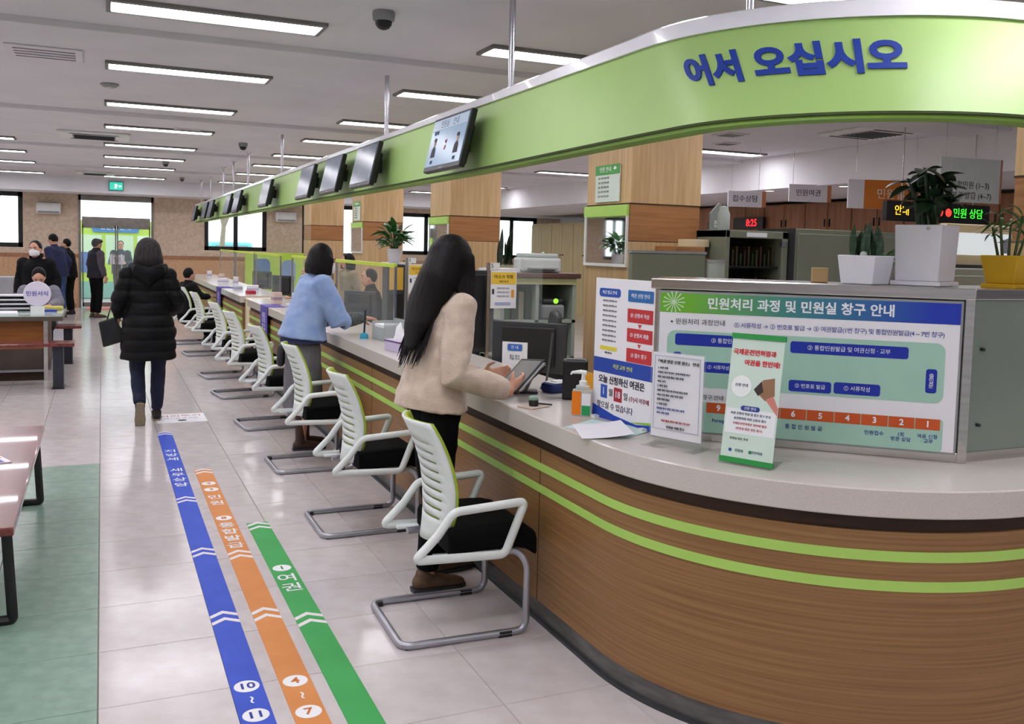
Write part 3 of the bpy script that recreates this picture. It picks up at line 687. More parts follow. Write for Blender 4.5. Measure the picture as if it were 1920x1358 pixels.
part('top_ledge', MB().prism([q0, q1, q2, q3], .575, .614), STEEL, gp, bevel=.004)
for x in (BX + .1,):
    for z in (.13, .4): part('glass_bolt', MB().tube([(*w2l(x, BY - .004), z), (*w2l(x, BY + .03), z)], .006, 8), DARKP, gp)
ib = thing('information_board', 'white counter-guide board with green to blue header', 'sign', (AX, AY, ZT), RB)
Z0 = -ZT
part('backing', panel(-.02, 1.04, .03, .57, .002, .012), GREYP, ib, bevel=.002)
part('face', panel(-.012, 1.032, .038, .562, .012, .0135), PAPER, ib)
GRAD = bpy.data.materials.new('header_gradient'); GRAD.use_nodes = True
_n = GRAD.node_tree.nodes; _l = GRAD.node_tree.links; _t = _n.new('ShaderNodeTexCoord'); _s = _n.new('ShaderNodeSeparateXYZ'); _r = _n.new('ShaderNodeValToRGB'); _l.new(_t.outputs['Object'], _s.inputs[0]); _l.new(_s.outputs['X'], _r.inputs[0])
_r.color_ramp.elements[0].position = .1; _r.color_ramp.elements[0].color = lin((110, 180, 50)); _r.color_ramp.elements[1].position = .95; _r.color_ramp.elements[1].color = lin((26, 54, 176)); e_ = _r.color_ramp.elements.new(.5); e_.color = lin((60, 130, 140)); _l.new(_r.outputs[0], _n['Principled BSDF'].inputs['Base Color']); _n['Principled BSDF'].inputs['Roughness'].default_value = .35
hd = part('header', panel(-.012, 1.032, .488, .562, .0135, .0147), GRAD, ib)
for k in range(14):
    a = math.pi * k / 7; part('starburst_ray', MB().prism([(0, -.001), (.042, -.0025), (.042, .0025), (0, .001)], 0, .0006, F(.04, .527, .0147) @ Matrix.Rotation(a, 4, 'Z')), ink(206, 232, 196), hd)
text('민원처리 과정 및 민원실 창구 안내', .046, ink(240, 244, 250), ib, F(.493, .524, .0148), bold=.0012)
NAVY, WT = ink(24, 44, 150), ink(236, 240, 248)
text('▪ 민원처리 과정안내', .0245, ink(40, 60, 60), ib, F(.028, .453, .0137), align='LEFT'); text('① 서류작성 → ② 번호표 발급 → ③ 여권발급(1번 창구) 및 통합민원발급(4 ~ 7번 창구)', .0215, NAVY, ib, F(.985, .449, .0137), align='RIGHT', spacing=.9)
GR = ink(166, 206, 188)
part('flow_panel', rpanel(.505, .314, .97, .212, .03, .0136), GR, ib)
def pill(cx, cz, w_, h, s, sz=.02): 
    p = part('flow_box', rpanel(cx, cz, w_, h, .009, .0148, .001), ink(22, 48, 164), ib); text(s, sz, WT, p, F(cx, cz, .0159), spacing=.95)
pill(.25, .387, .4, .044, '③ 통합민원발급'); pill(.671, .38, .4, .043, '③ 통합민원발급 및 여권신청 · 교부'); pill(.215, .286, .11, .04, '① 서류작성', .017); pill(.545, .238, .148, .042, '② 번호표 발급', .018); pill(.706, .24, .157, .042, '① 서류작성', .019); pill(.06, .322, .03, .032, '문', .014)
p = part('flow_box', rpanel(.949, .286, .036, .085, .009, .0148, .001), ink(22, 48, 164), ib); text('출\n입\n문', .019, WT, p, F(.949, .286, .0159), lines=.9)
part('window_panel', rpanel(.535, .095, .92, .115, .012, .0136, .0009), GR, ib)
xs = [.176, .268, .36, .445, .538, .634, .725, .816, .904, .987]; nums = ['9', '8', '7', '6', '5', '4', '3', '2', '1']
for k, s in enumerate(nums):
    c = part('window_number', panel(xs[k] + .0015, xs[k + 1] - .0015, .113, .152, .0146, .0158), ink(204, 88, 34), ib); text(s, .03, WT, c, F((xs[k] + xs[k + 1]) / 2, .1325, .016), bold=.0008)
text('창구 안내', .02, ink(40, 60, 60), ib, F(.2, .17, .0137)); text('통 합 민 원 발 급', .019, NAVY, ib, F(.53, .085, .0147)); text('민원접수', .018, NAVY, ib, F(.771, .086, .0147)); text('1회\n방문 상담', .017, NAVY, ib, F(.86, .08, .0147)); text('여권 신청\n· 교부', .017, NAVY, ib, F(.946, .08, .0147)); text('Foreigner', .018, NAVY, ib, F(.235, .085, .0147))
# passport poster
ra = math.atan2(3.049 - 3.446, 1.985 - 1.946)
ps = thing('passport_poster', 'tall white poster stand with red boxes and collection date', 'poster', (1.946, 3.446, ZT), ra)
part('board', panel(-.01, .40, .0, .6, -.004, .004), PAPER, ps, bevel=.002)
part('price_table_head', rpanel(.095, .54, .15, .036, .012, .0045), ink(40, 86, 180), ps); text('여권 발급 안내', .017, WT, ps, F(.095, .54, .006))
part('guide_head', rpanel(.305, .535, .165, .048, .004, .0045), ink(46, 110, 178), ps); text('여권 신청 안내', .02, WT, ps, F(.305, .535, .006))
for k, (z, s) in enumerate(((.455, '① 신청서 작성'), (.375, '② 신청서 제출'), (.293, '③ 접수 창구'))):
    part('step_box', rpanel(.305, z, .165, .056, .003, .0045), ink(196, 52, 58), ps); text(s, .02, WT, ps, F(.305, z, .006))
    if k < 2: part('step_arrow', MB().prism([(-.012, .006), (.012, .006), (0, -.01)], 0, .001, F(.305, z - .04, .0045)), ink(196, 52, 58), ps)
for k in range(9): text('여권 발급 신청 안내 5 10', .0095, ink(130, 130, 140), ps, F(.095, .505 - k * .021, .0045))
part('yellow_note', rpanel(.095, .305, .12, .016, .006, .0045), ink(226, 214, 60), ps); text('여권 신청 1부', .009, ink(90, 90, 100), ps, F(.095, .285, .0045))
part('blue_band', panel(-.008, .398, .2, .262, .004, .0052), ink(36, 72, 168), ps); text('여권 교부 안내', .022, ink(210, 224, 120), ps, F(.2, .232, .0055))
text('오늘 신청하신 여권은', .036, ink(40, 44, 60), ps, F(.19, .17, .0045), bold=.0008)
part('month_box', panel(.05, .095, .092, .148, .004, .0055), ink(46, 92, 190), ps); text('1', .044, WT, ps, F(.072, .12, .0058)); text('월', .034, ink(40, 44, 60), ps, F(.122, .118, .0045))
part('day_box', panel(.145, .2, .088, .146, .004, .0055), ink(168, 40, 58), ps); text('18', .04, WT, ps, F(.172, .117, .0058)); text('일', .034, ink(40, 44, 60), ps, F(.226, .115, .0045)); text('(수)시 이후에', .024, ink(150, 60, 80), ps, F(.315, .113, .0045))
text('찾으실 수 있습니다', .032, ink(50, 54, 70), ps, F(.15, .06, .0045))
part('blue_wave', MB().prism([(-.008, 0), (.398, 0), (.398, .026), (.3, .012), (.15, .026), (-.008, .056)], 0, .0012, F(0, .002, .004)), ink(30, 70, 176), ps); part('green_wave', MB().prism([(.26, .014), (.398, .026), (.398, .036), (.3, .022)], 0, .0014, F(0, .002, .004)), ink(150, 200, 60), ps)
for x in (.03, .36): part('foot', MB().box(x - .015, x + .015, -.03, .06, 0, .012), WHITEP, ps)
# A4 acrylic stand
r4 = math.atan2(2.695 - 2.894, 1.968 - 1.876)
a4 = thing('acrylic_sign_stand', 'clear tabletop stand holding a white printed sheet', 'sign stand', (1.876, 2.894, ZT), r4)
part('base', MB().box(-.005, .225, -.06, .06, 0, .005), GLASS, a4); part('holder', MB().box(-.003, .223, -.004, .004, .005, .35), GLASS, a4)
sh = part('sheet', panel(.004, .216, .03, .345, -.001, .001), PAPER, a4)
part('border', MB().box(.014, .206, -.0062, -.005, .332, .3335).box(.014, .206, -.0062, -.005, .06, .0615).box(.014, .0155, -.0062, -.005, .06, .3335).box(.2045, .206, -.0062, -.005, .06, .3335), ink(150, 156, 190), sh)
text('「여권 방문 신청 접수」 안내', .0145, ink(30, 30, 36), sh, F(.11, .312, .0052))
for k in range(11): text(('1. 여권 신청', '신청서 작성 및 접수 안내 민원실 창구', '방문 상담 통합 발급 서류 안내', '여권 교부', '2. 방문 접수', '민원 처리 과정 및 번호표 발급 안내', '여권 신청 접수 서류 작성 상담', '통합 민원 발급', '3. 민원 상담', '민원실 창구 방문 상담 접수 안내', '처리 과정 안내')[k], .0088, ink(70, 74, 90) if k < 9 else ink(70, 80, 170), sh, F(.028, .288 - k * .0168, .0052), align='LEFT')
text('여권 발급 안내 서류 접수 및 교부', .009, ink(200, 70, 90), sh, F(.11, .092, .0052)); text('민원실 여권 창구', .011, ink(60, 60, 70), sh, F(.11, .07, .0052))
# mini banner
r5 = math.atan2(2.389 - 2.554, 2.031 - 1.944)
bn = thing('mini_banner', 'small pale green banner stand about a driving licence', 'banner', (1.944, 2.554, ZT), r5)
TB = Matrix.Translation((0, 0, .004)) @ Matrix.Rotation(math.radians(-9), 4, 'X')
def FB(x, z, e): return TB @ F(x, z, e)
def bpart(nm, mb, m, par=bn):
    mb.v = [tuple(TB @ V(p)) for p in mb.v]; return part(nm, mb, m, par)
bs = bpart('sheet', panel(0, .187, 0, .44, -.001, .001), ink(206, 226, 214))
bpart('top_bar', panel(-.003, .19, .425, .443, -.004, .005), ink(44, 150, 72)); bpart('bottom_bar', panel(-.003, .19, 0, .018, -.004, .005), ink(44, 150, 72))
text('국제운전면허증과', .021, ink(206, 60, 70), bs, FB(.085, .378, .0012), bold=.0008); text('여권을 한번에!', .021, ink(206, 60, 70), bs, FB(.115, .343, .0012), bold=.0008)
bpart('speech_disc', MB().prism([(.037 * math.cos(a * .314), .037 * math.sin(a * .314)) for a in range(20)], 0, .0008, F(.05, .262, .0012)), ink(238, 242, 240), bs)
text('신청 안내', .012, ink(50, 60, 120), bs, FB(.05, .265, .0022))
bpart('passport_picture', MB().prism([(.1, .25), (.125, .29), (.165, .3), (.17, .24), (.14, .22)], 0, .0008, F(0, 0, .0012)), ink(150, 112, 84), bs); bpart('cover_picture', MB().prism([(.095, .255), (.12, .285), (.13, .25), (.112, .235)], 0, .001, F(0, 0, .0012)), ink(62, 52, 48), bs); bpart('hand_picture', MB().prism([(.14, .225), (.165, .24), (.186, .2), (.185, .175)], 0, .001, F(0, 0, .0012)), ink(206, 130, 118), bs)
bpart('white_field', panel(.005, .182, .1, .185, .001, .0018), ink(234, 238, 240), bs); bpart('blue_tab', MB().prism(rrect(.068, .017, .008), 0, .001, F(.09, .188, .0016)), ink(50, 70, 150), bs)
text('신청 안내', .011, WT, bs, FB(.09, .188, .0028))
for k, s in enumerate(('여권 신청서 작성 및 접수 창구 안내', '운전면허증 여권 신청서 접수', '국제운전면허증은 한번에 발급', '(민원실 방문 상담 접수)')): text(s, .0098, ink(60, 66, 110) if k < 2 else ink(196, 70, 80), bs, FB(.093, .168 - k * .017, .002))
text('민원실 방문 안내', .0095, ink(70, 90, 84), bs, FB(.06, .082, .0012)); text('민원실      운전면허증', .011, ink(40, 90, 110), bs, FB(.1, .042, .0012))
bpart('logo_disc', MB().prism([(.006 * math.cos(a * .524), .006 * math.sin(a * .524)) for a in range(12)], 0, .0008, F(.033, .042, .0012)), ink(40, 90, 160), bs); bpart('logo_disc', MB().prism([(.006 * math.cos(a * .524), .006 * math.sin(a * .524)) for a in range(12)], 0, .0008, F(.105, .042, .0012)), ink(60, 150, 100), bs)
part('rear_strut', MB().tube([(.093, .07, .42), (.093, .16, .004)], .004, 8), STEEL, bn); part('foot', MB().box(.0, .187, -.02, .17, 0, .004), GLASS, bn)
# ---------------------------------------------------------------- small things on the worktop
def lath(name, label, cat, loc, parts_, group=None, rz=0):
    t = thing(name, label, cat, loc, rz, group)
    for nm, prof, m in parts_: part(nm, MB().lathe(prof, 20), m, t, smooth=True)
    return t
ORJ, GRJ = mat('orange_gel', (238, 132, 30), .25, var=(232, 126, 26)), mat('green_print', (40, 160, 92), .4, var=(36, 154, 88))
t = thing('sanitizer_bottle', 'pump bottle of hand sanitizer with orange and green label', 'bottle', (1.90, 3.47, ZT), -.75)
part('bottle', MB().prism(rrect(.086, .05, .016), 0, .115).prism(rrect(.06, .04, .016), .115, .132), mat('clear_pet', (226, 234, 232), .1, alpha=.55, var=(222, 230, 228)), t, bevel=.004)
part('orange_label', panel(-.041, -.001, .006, .108, .0252, .0262), ORJ, t); part('green_label', panel(.003, .041, .006, .048, .0252, .0262), GRJ, t); part('white_label', panel(.003, .041, .048, .1, .0252, .0262), PAPER, t)
part('neck', MB().lathe([(.001, .132), (.017, .132), (.017, .15), (.009, .155), (.006, .185), (.001, .185)], 16), WHITEP, t, smooth=True)
part('pump_head', MB().tube([(.014, 0, .186), (-.012, 0, .19), (-.05, 0, .185), (-.056, 0, .176)], [.011, .009, .006, .004], 10), WHITEP, t, smooth=True)
def sheet(x, y, w_, h, rz, m, label, z=ZT, curl=.0, name='paper_sheet', cat='paper', th=.0012):
    mb = MB(); n = 6; vs = []; fs = []
    for i in range(n + 1):
        u = i / n; zz = curl * u * u
        for s_ in (-1, 1):
            for d in (0, th): vs.append(((u - .5) * w_, s_ * h / 2, zz + d))
    for i in range(n):
        a = i * 4; b = a + 4; fs += [(a, a + 2, b + 2, b), (a + 1, b + 1, b + 3, a + 3), (a, b, b + 1, a + 1), (a + 2, a + 3, b + 3, b + 2)]
    fs += [(0, 1, 3, 2), (n * 4, n * 4 + 2, n * 4 + 3, n * 4 + 1)]
    mb.add(vs, fs); return solo(name, mb, m, label, cat, loc=(x, y, z + .0005), rz=rz, smooth=True)
sheet(1.86, 3.17, .21, .297, .5, ink(200, 224, 220), 'pale green leaflet lying before the passport poster', curl=.004); sheet(1.80, 3.12, .2, .28, -.35, PAPER, 'white leaflet with a curled corner at the counter edge', z=ZT + .002, curl=.02)
t = thing('stamp_pad_tray', 'small tray with a black and green stamp on the counter', 'tray', (1.785, 3.72, ZT), .4)
part('tray', MB().box(-.06, .06, -.045, .045, 0, .006), ink(188, 172, 160), t, bevel=.002); part('pen', MB().tube([(.07, -.05, .01), (.04, .05, .01)], .004, 8), DARKP, t)
part('stamp', MB().lathe([(.001, .006), (.021, .006), (.023, .028), (.019, .034), (.021, .04), (.014, .05), (.001, .052)], 18), BLACKP, t, smooth=True); part('stamp_cap', MB().lathe([(.022, .034), (.021, .044), (.012, .052), (.001, .054)], 18), ink(130, 160, 144), t, smooth=True)
solo('card_reader', MB().prism(rrect(.13, .075, .015), 0, .022), DARKP, 'dark grey card reader under the hand of the woman in beige', 'card reader', loc=(1.80, 4.08, ZT), rz=.5, bevel=.006)
t = thing('signature_tablet', 'black tablet on a desk arm behind the held tablet', 'tablet', (1.93, 4.12, ZT), -.4)
part('base', MB().box(-.06, .06, -.05, .05, 0, .012), DARKP, t, bevel=.004); part('arm', MB().tube([(0, 0, .01), (.02, 0, .06), (.05, 0, .11)], .01, 8), GREYP, t, smooth=True)
MT = Matrix.Translation((.03, 0, .085)) @ Matrix.Rotation(-.75, 4, 'Y'); part('tablet_body', MB().box(-.09, .09, -.125, .125, 0, .012, MT), BLACKP, t, bevel=.004); part('tablet_screen', MB().box(-.08, .08, -.11, .11, .012, .0132, MT), mat('tablet_glass', (96, 98, 100), .12, var=(90, 92, 94)), t)
t = thing('desk_caddy', 'black upright desk caddy beside the sanitizer bottle', 'caddy', (2.08, 3.88, ZT), -.5)
part('body', MB().box(-.06, .06, -.05, .05, 0, .19), BLACKP, t, bevel=.008); part('top_slot', MB().box(-.045, .045, -.035, .035, .19, .194), DARKP, t)
solo('yellow_folder', MB().box(-.002, .004, -.06, .06, 0, .16), ink(222, 158, 40), 'orange-yellow folder leaning behind the sanitizer', 'folder', loc=(2.03, 3.62, ZT), rz=.2)
t = thing('wet_wipe_pack', 'white and navy pack of wet wipes on the counter', 'wipes', (2.1, 4.1, ZT), .3); part('pack', MB().prism(rrect(.16, .1, .02), 0, .05), ink(36, 52, 110), t, bevel=.015); part('flap', MB().prism(rrect(.07, .05, .012), .05, .058), WHITEP, t, bevel=.003); part('white_top', MB().prism(rrect(.13, .09, .02), .049, .052), WHITEP, t)
t = thing('stylus_rod', 'thin black gooseneck rod rising from the counter', 'stand', (2.08, 4.2, ZT)); part('rod', MB().tube([(0, 0, .01), (.08, .12, .12), (.17, .27, .26)], .006, 8), BLACKP, t, smooth=True); part('base', MB().lathe([(.001, 0), (.03, 0), (.026, .012), (.001, .014)], 16), BLACKP, t, smooth=True)
def lcd(x, y, z, rz, w_, h, label, sheet_=False, name='computer_monitor'):
    t = thing(name, label, 'monitor', (x, y, z), rz, 'desk monitors')
    part('panel', MB().box(-w_ / 2, w_ / 2, -.012, .012, .08, .08 + h), DARKP, t, bevel=.006); part('rear_cover', MB().box(-w_ * .36, w_ * .36, -.03, -.01, .12, .05 + h), BLACKP, t, bevel=.008); part('screen', MB().box(-w_ / 2 + .012, w_ / 2 - .012, .012, .0135, .092, .068 + h), SCR2, t)
    part('stand', MB().box(-.03, .03, -.02, .005, .01, .14), DARKP, t); part('foot', MB().prism(rrect(.2, .16, .04), 0, .012), DARKP, t)
    if sheet_:
        p = part('taped_sheet', panel(-.17, .0, .09, .27, .032, .033), PAPER, t); part('blue_heading', rpanel(-.085, .235, .1, .045, .01, .0334), ink(60, 110, 190), p); text('안 내', .024, WT, p, F(-.085, .235, .035)); text('접수 창구\n이용 안내', .018, ink(90, 100, 120), p, F(-.085, .17, .0335))
    return t
lcd(2.50, 5.3, .74, -.75, .5, .32, 'dark monitor with a taped white sheet behind the woman in beige', True)
lcd(2.54, 6.42, .74, -.2, .34, .62, 'tall black display back beside the long hair')
for k, (y, lb) in enumerate(((9.6, 'desk monitor behind the arm of the woman in blue'), (11.4, 'desk monitor behind the end of the near counter'), (14.2, 'desk monitor nearest at the far counter'), (16.2, 'desk monitor farthest along the far counter'))): lcd(2.52, y, .74, -.9, .42, .3, lb)
# acrylic screens with lime top bars
def acrylic(y0, y1, lab):
    t = thing('acrylic_screen', lab, 'screen', (2.24, y0, ZT), 0, 'acrylic screens with lime top bars'); L_ = y1 - y0
    part('sheet', MB().box(-.003, .003, 0, L_, .01, .55), GLASS, t); part('top_bar', MB().box(-.014, .014, 0, L_, .535, .568), LIMEB, t, bevel=.003)
    for y in (0, L_): part('post', MB().box(-.01, .01, y - .01, y + .01, 0, .545), CHROME, t)
for k, (a, b) in enumerate(((7.4, 9.5), (9.7, 11.95), (12.8, 15.0), (15.2, 17.4), (17.6, 19.8))): acrylic(a, b, ('clear acrylic screen with lime top bar before the woman in blue' if k == 0 else '%s clear acrylic screen with lime top bar counted from the viewer' % ORD[k]))
def divider(y, lab):
    t = thing('acrylic_divider', lab, 'divider', (2.62, y, .74), 0, 'posters on clear desk dividers')
    part('sheet', MB().box(0, .45, -.003, .003, .0, .75), GLASS, t); part('post', MB().box(-.012, .012, -.012, .012, 0, .76), CHROME, t)
    p = part('poster', panel(.02, .23, .42, .70, .004, .006), PAPER, t); part('yellow_header', panel(.025, .225, .6, .69, .006, .0068), ink(240, 200, 70), p); text('마스크 착용', .032, ink(50, 40, 30), p, F(.125, .655, .007)); text('거리 두기', .02, ink(60, 50, 40), p, F(.125, .62, .007))
    for z in (.57, .54, .51): text('민원실 방문 안내', .014, ink(110, 116, 140), p, F(.12, z, .0064))
    part('orange_mark', rpanel(.2, .53, .025, .06, .008, .0062), ink(236, 160, 60), p); part('footer_box', rpanel(.12, .455, .13, .022, .008, .0062), ink(170, 180, 216), p); part('figure_mark', rpanel(.04, .545, .018, .04, .006, .0062), ink(60, 66, 80), p)
    n_ = part('number_tag', panel(-.01, .09, .71, .76, .004, .007), WHITEP, t); text('5', .045, ink(70, 70, 90), n_, F(.03, .735, .0075))
divider(6.3, 'yellow-headed mask poster right of the long-haired woman'); divider(8.3, 'yellow-headed mask poster left of the long-haired woman')
t = thing('tissue_box', 'lilac tissue box with a white tissue standing up', 'tissue box', (1.86, 6.02, ZT), .15); part('box', MB().box(-.06, .06, -.115, .115, 0, .075), ink(196, 186, 212), t, bevel=.003); part('box_band', MB().box(-.061, .061, -.116, .116, .06, .07), ink(104, 70, 128), t)
part('tissue', MB().limb([(0, 0, .07), (.005, .0, .11), (0, .01, .16), (.01, .01, .19)], [(.045, .05), (.04, .035), (.022, .02), (.006, .004)], (1, 0, 0)), PAPER, t, smooth=True)
t = thing('pen_stand', 'black pen upright in a turquoise base on the counter', 'pen stand', (1.84, 6.88, ZT)); part('base', MB().lathe([(.001, 0), (.034, 0), (.03, .03), (.014, .045), (.001, .045)], 16), ink(40, 150, 176), t, smooth=True); part('pen', MB().tube([(0, 0, .04), (.01, .005, .22)], .008, 8), ink(24, 40, 52), t, smooth=True)
t = thing('clear_brochure_box', 'clear grey box for forms beside the pen stand', 'box', (2.0, 6.75, ZT), .1); part('shell', MB().box(-.09, .09, -.12, -.115, 0, .14).box(-.09, .09, .115, .12, 0, .14).box(-.09, -.085, -.12, .12, 0, .1).box(.085, .09, -.12, .12, 0, .16).box(-.09, .09, -.12, .12, 0, .005), mat('smoky_acrylic', (190, 198, 196), .1, alpha=.5, var=(184, 192, 190)), t); part('forms', MB().box(-.075, .08, -.105, .105, .006, .12), PAPER, t)
lath('hand_gel', 'small clear bottle with white pump beside the lilac tissue box', 'bottle', (2.02, 6.2, ZT), [('bottle', [(.001, 0), (.028, 0), (.03, .01), (.03, .09), (.014, .105), (.001, .105)], mat('clear_gel', (214, 224, 230), .1, alpha=.6, var=(208, 218, 226))), ('pump', [(.001, .105), (.014, .105), (.014, .12), (.005, .125), (.005, .15), (.014, .155), (.001, .158)], WHITEP)])
rnd = random.Random(4)
kinds = [((.16, .22, .1), (232, 230, 236), 'white'), ((.1, .1, .14), (214, 190, 176), 'beige'), ((.12, .18, .06), (200, 206, 220), 'pale blue'), ((.08, .08, .16), (230, 226, 224), 'off-white'), ((.1, .16, .05), (196, 70, 78), 'red')]
spots = [(1.95, 8.25, 0), (1.86, 8.62, 1), (2.0, 8.9, 3), (1.84, 9.1, 2), (1.98, 9.5, 0), (1.9, 10.1, 2), (2.02, 10.5, 3), (1.88, 11.0, 1), (1.9, 13.2, 4), (2.0, 13.7, 0), (1.88, 14.4, 2), (1.98, 15.4, 3), (1.9, 16.4, 0), (2.0, 17.5, 1), (1.9, 18.6, 3)]
for k, (x, y, q) in enumerate(spots):
    (a, b, h), col, cn = kinds[q]; t = thing('desk_box', '%s small box, %s item along the counter past the blue sweater' % (cn, ORD[k] if k < 14 else 'last'), 'box', (x, y, ZT), rnd.uniform(-.3, .3), 'small boxes along the counter')
    part('body', MB().box(-a / 2, a / 2, -b / 2, b / 2, 0, h), ink(*col), t, bevel=.004); part('printed_band', MB().box(-a / 2 - .0006, a / 2 + .0006, -b / 2 - .0006, b / 2 + .0006, h * .35, h * .6), ink(max(0, col[0] - 50), max(0, col[1] - 50), max(0, col[2] - 20)), t)
# purple banners hung on the counter front
for y0, y1, z0, lab in ((10.42, 10.9, .45, 'purple cloth banner hung on the near counter by the gate'), (14.85, 15.4, .55, 'purple cloth banner hung on the far counter')):
    t = thing('counter_banner', lab, 'banner', (1.684, (y0 + y1) / 2, ZT), 0, 'purple banners on the counters'); h = y1 - y0
    part('cloth', MB().box(-.006, 0, -h / 2, h / 2, z0 - ZT, .004).box(-.006, .2, -h / 2, h / 2, .002, .006), ink(84, 70, 160), t, bevel=.002)
    text('상담\n창구', .13, ink(216, 210, 236), t, face_M((-.0065, 0, -.2), (-1, 0, 0)))
# ================================================================ PLANTS
SOIL = mat('soil', (62, 46, 36), .95, var=(44, 32, 26), scale=(60, 60, 60))
def leaf_mesh(nm, L_, w_, droop, m, fold=.15, n=6):
    mb = MB(); vs = []; fs = []
    for i in range(n + 1):
        u = i / n; ww = w_ * math.sin(math.pi * min(1, u * .92 + .06)) ** .8 if 0 < i < n else w_ * .06
        x = L_ * u; z = -droop * u * u
        vs += [(x, -ww / 2, z + fold * ww), (x, 0, z), (x, ww / 2, z + fold * ww)]
    for i in range(n):
        a = i * 3; b = a + 3; fs += [(a, b, b + 1, a + 1), (a + 1, b + 1, b + 2, a + 2)]
    mb.add(vs, fs); me = mb.mesh(nm, smooth=True); me.materials.append(m); return me
def leaf(me, parent, loc, az, el, roll=0, s=1.0):
    o = link('leaf', me, None, parent); o.location = loc; o.rotation_euler = Matrix.Identity(3).to_euler()
    M = Matrix.Rotation(az, 4, 'Z') @ Matrix.Rotation(-el, 4, 'Y') @ Matrix.Rotation(roll, 4, 'X'); o.rotation_euler = M.to_euler(); o.scale = (s, s, s); return o
LD = mat('dark_leaf', (20, 38, 24), .35, var=(34, 58, 34), scale=(30, 30, 30)); LM = mat('mid_leaf', (52, 110, 44), .4, var=(38, 86, 36), scale=(30, 30, 30)); LY_ = mat('yellow_green_leaf', (104, 150, 58), .45, var=(74, 124, 44), scale=(30, 30, 30))
LV = mat('variegated_leaf', (60, 96, 60), .45, var=(150, 176, 120), scale=(8, 60, 60)); STEM = mat('stem_green', (62, 88, 44), .6, var=(74, 70, 40))
POTW = mat('white_ceramic', (222, 220, 230), .3, var=(216, 214, 225)); POTY = mat('yellow_ceramic', (212, 168, 30), .3, var=(204, 158, 24))
def square_pot(t, w0, w1, h, m, saucer=None):
    mb = MB(); th = .012
    def ring(w_, z): return [(-w_, -w_, z), (w_, -w_, z), (w_, w_, z), (-w_, w_, z)]
    vs = ring(w0, 0) + ring(w1, h) + ring(w1 - th, h) + ring(w1 - th, h - .03)
    fs = [(3, 2, 1, 0), (12, 13, 14, 15)]
    for k in range(3):
        for i in range(4): fs.append((k * 4 + i, k * 4 + (i + 1) % 4, k * 4 + 4 + (i + 1) % 4, k * 4 + 4 + i))
    mb.add(vs, fs); part('pot', mb, m, t, bevel=.004); part('soil', MB().box(-w1 + th, w1 - th, -w1 + th, w1 - th, h - .04, h - .025), SOIL, t)
    if saucer: part('saucer', MB().box(-w0 - .012, w0 + .012, -w0 - .012, w0 + .012, -.016, 0), saucer, t, bevel=.003)
ZL = ZT + .6165
rnd = random.Random(11)
def spot_uv(u, back): d = V((math.cos(RB), math.sin(RB), 0)); n = V((-d.y, d.x, 0)); p = V((AX, AY, ZL)) + d * u + n * back; return p
# tall white pot with a dark leafy plant
p = spot_uv(.93, .19); t = thing('potted_plant', 'dark leafy plant in a tall white square pot on the ledge', 'plant', (p.x, p.y, p.z + .016), .35, 'plants on the glass partition ledge')
square_pot(t, .078, .085, .205, POTW, POTW)
lf1 = leaf_mesh('leaf', .07, .042, .02, LD); lf2 = leaf_mesh('leaf', .085, .05, .03, LD)
for k, (tx, ty, tz) in enumerate(((-.1, -.02, .40), (-.05, .05, .36), (-.085, -.05, .30), (0, -.03, .37), (.03, .04, .33), (.1, -.01, .36), (.06, -.05, .30), (.0, .02, .28))):
    b0 = V((.025 * math.cos(k * 2.4), .025 * math.sin(k * 2.4), .17)); tip = V((tx, ty, tz)); az = math.atan2(ty, tx)
    part('stem', MB().tube([b0, b0.lerp(tip, .5) + V((0, 0, .03)), tip], [.011, .009, .005], 7), LD, t, smooth=True)
    for q in range(9): leaf(lf1 if q % 2 else lf2, t, tip - V((0, 0, .008 * (q // 3))), az + q * .7, rnd.uniform(-.5, .8), rnd.uniform(-.4, .4), rnd.uniform(.75, 1.1))
solo('pebble', MB().ell((0, 0, 0), (.02, .016, .014)), ink(176, 176, 166), 'grey pebble on the soil of the tall white pot', 'pebble', loc=(p.x - .05, p.y - .06, p.z + .016 + .192), smooth=True)
# small white pot with snake plant
p = spot_uv(.72, .12); t = thing('potted_plant', 'upright snake plant in a low white square pot on the ledge', 'plant', (p.x, p.y, p.z), .3, 'plants on the glass partition ledge')
square_pot(t, .062, .074, .105, POTW); sl = leaf_mesh('leaf', .14, .03, .0, mat('snake_leaf', (36, 62, 44), .45, var=(66, 92, 70), scale=(60, 8, 8)), .3)
for k in range(24): leaf(sl, t, (rnd.uniform(-.045, .045), rnd.uniform(-.045, .045), .085), rnd.uniform(0, 6.3), rnd.uniform(1.25, 1.57), rnd.uniform(-1, 1), rnd.uniform(.65, 1.05))
part('marker_stone', MB().ell((-.055, -.02, .108), (.014, .012, .012)), ink(196, 196, 200), t, smooth=True)
# small variegated plant between them
p = spot_uv(.80, .29); t = thing('potted_plant', 'small variegated plant behind the two white pots', 'plant', (p.x, p.y, p.z), 0, 'plants on the glass partition ledge')
part('pot', MB().lathe([(.001, 0), (.035, 0), (.045, .07), (.04, .07), (.038, .06), (.001, .06)], 18), ink(198, 194, 180), t, smooth=True); vl = leaf_mesh('leaf', .09, .035, .03, LV)
for k in range(12): leaf(vl, t, (0, 0, .07), k * .9, rnd.uniform(.3, 1.2), 0, rnd.uniform(.7, 1.1))
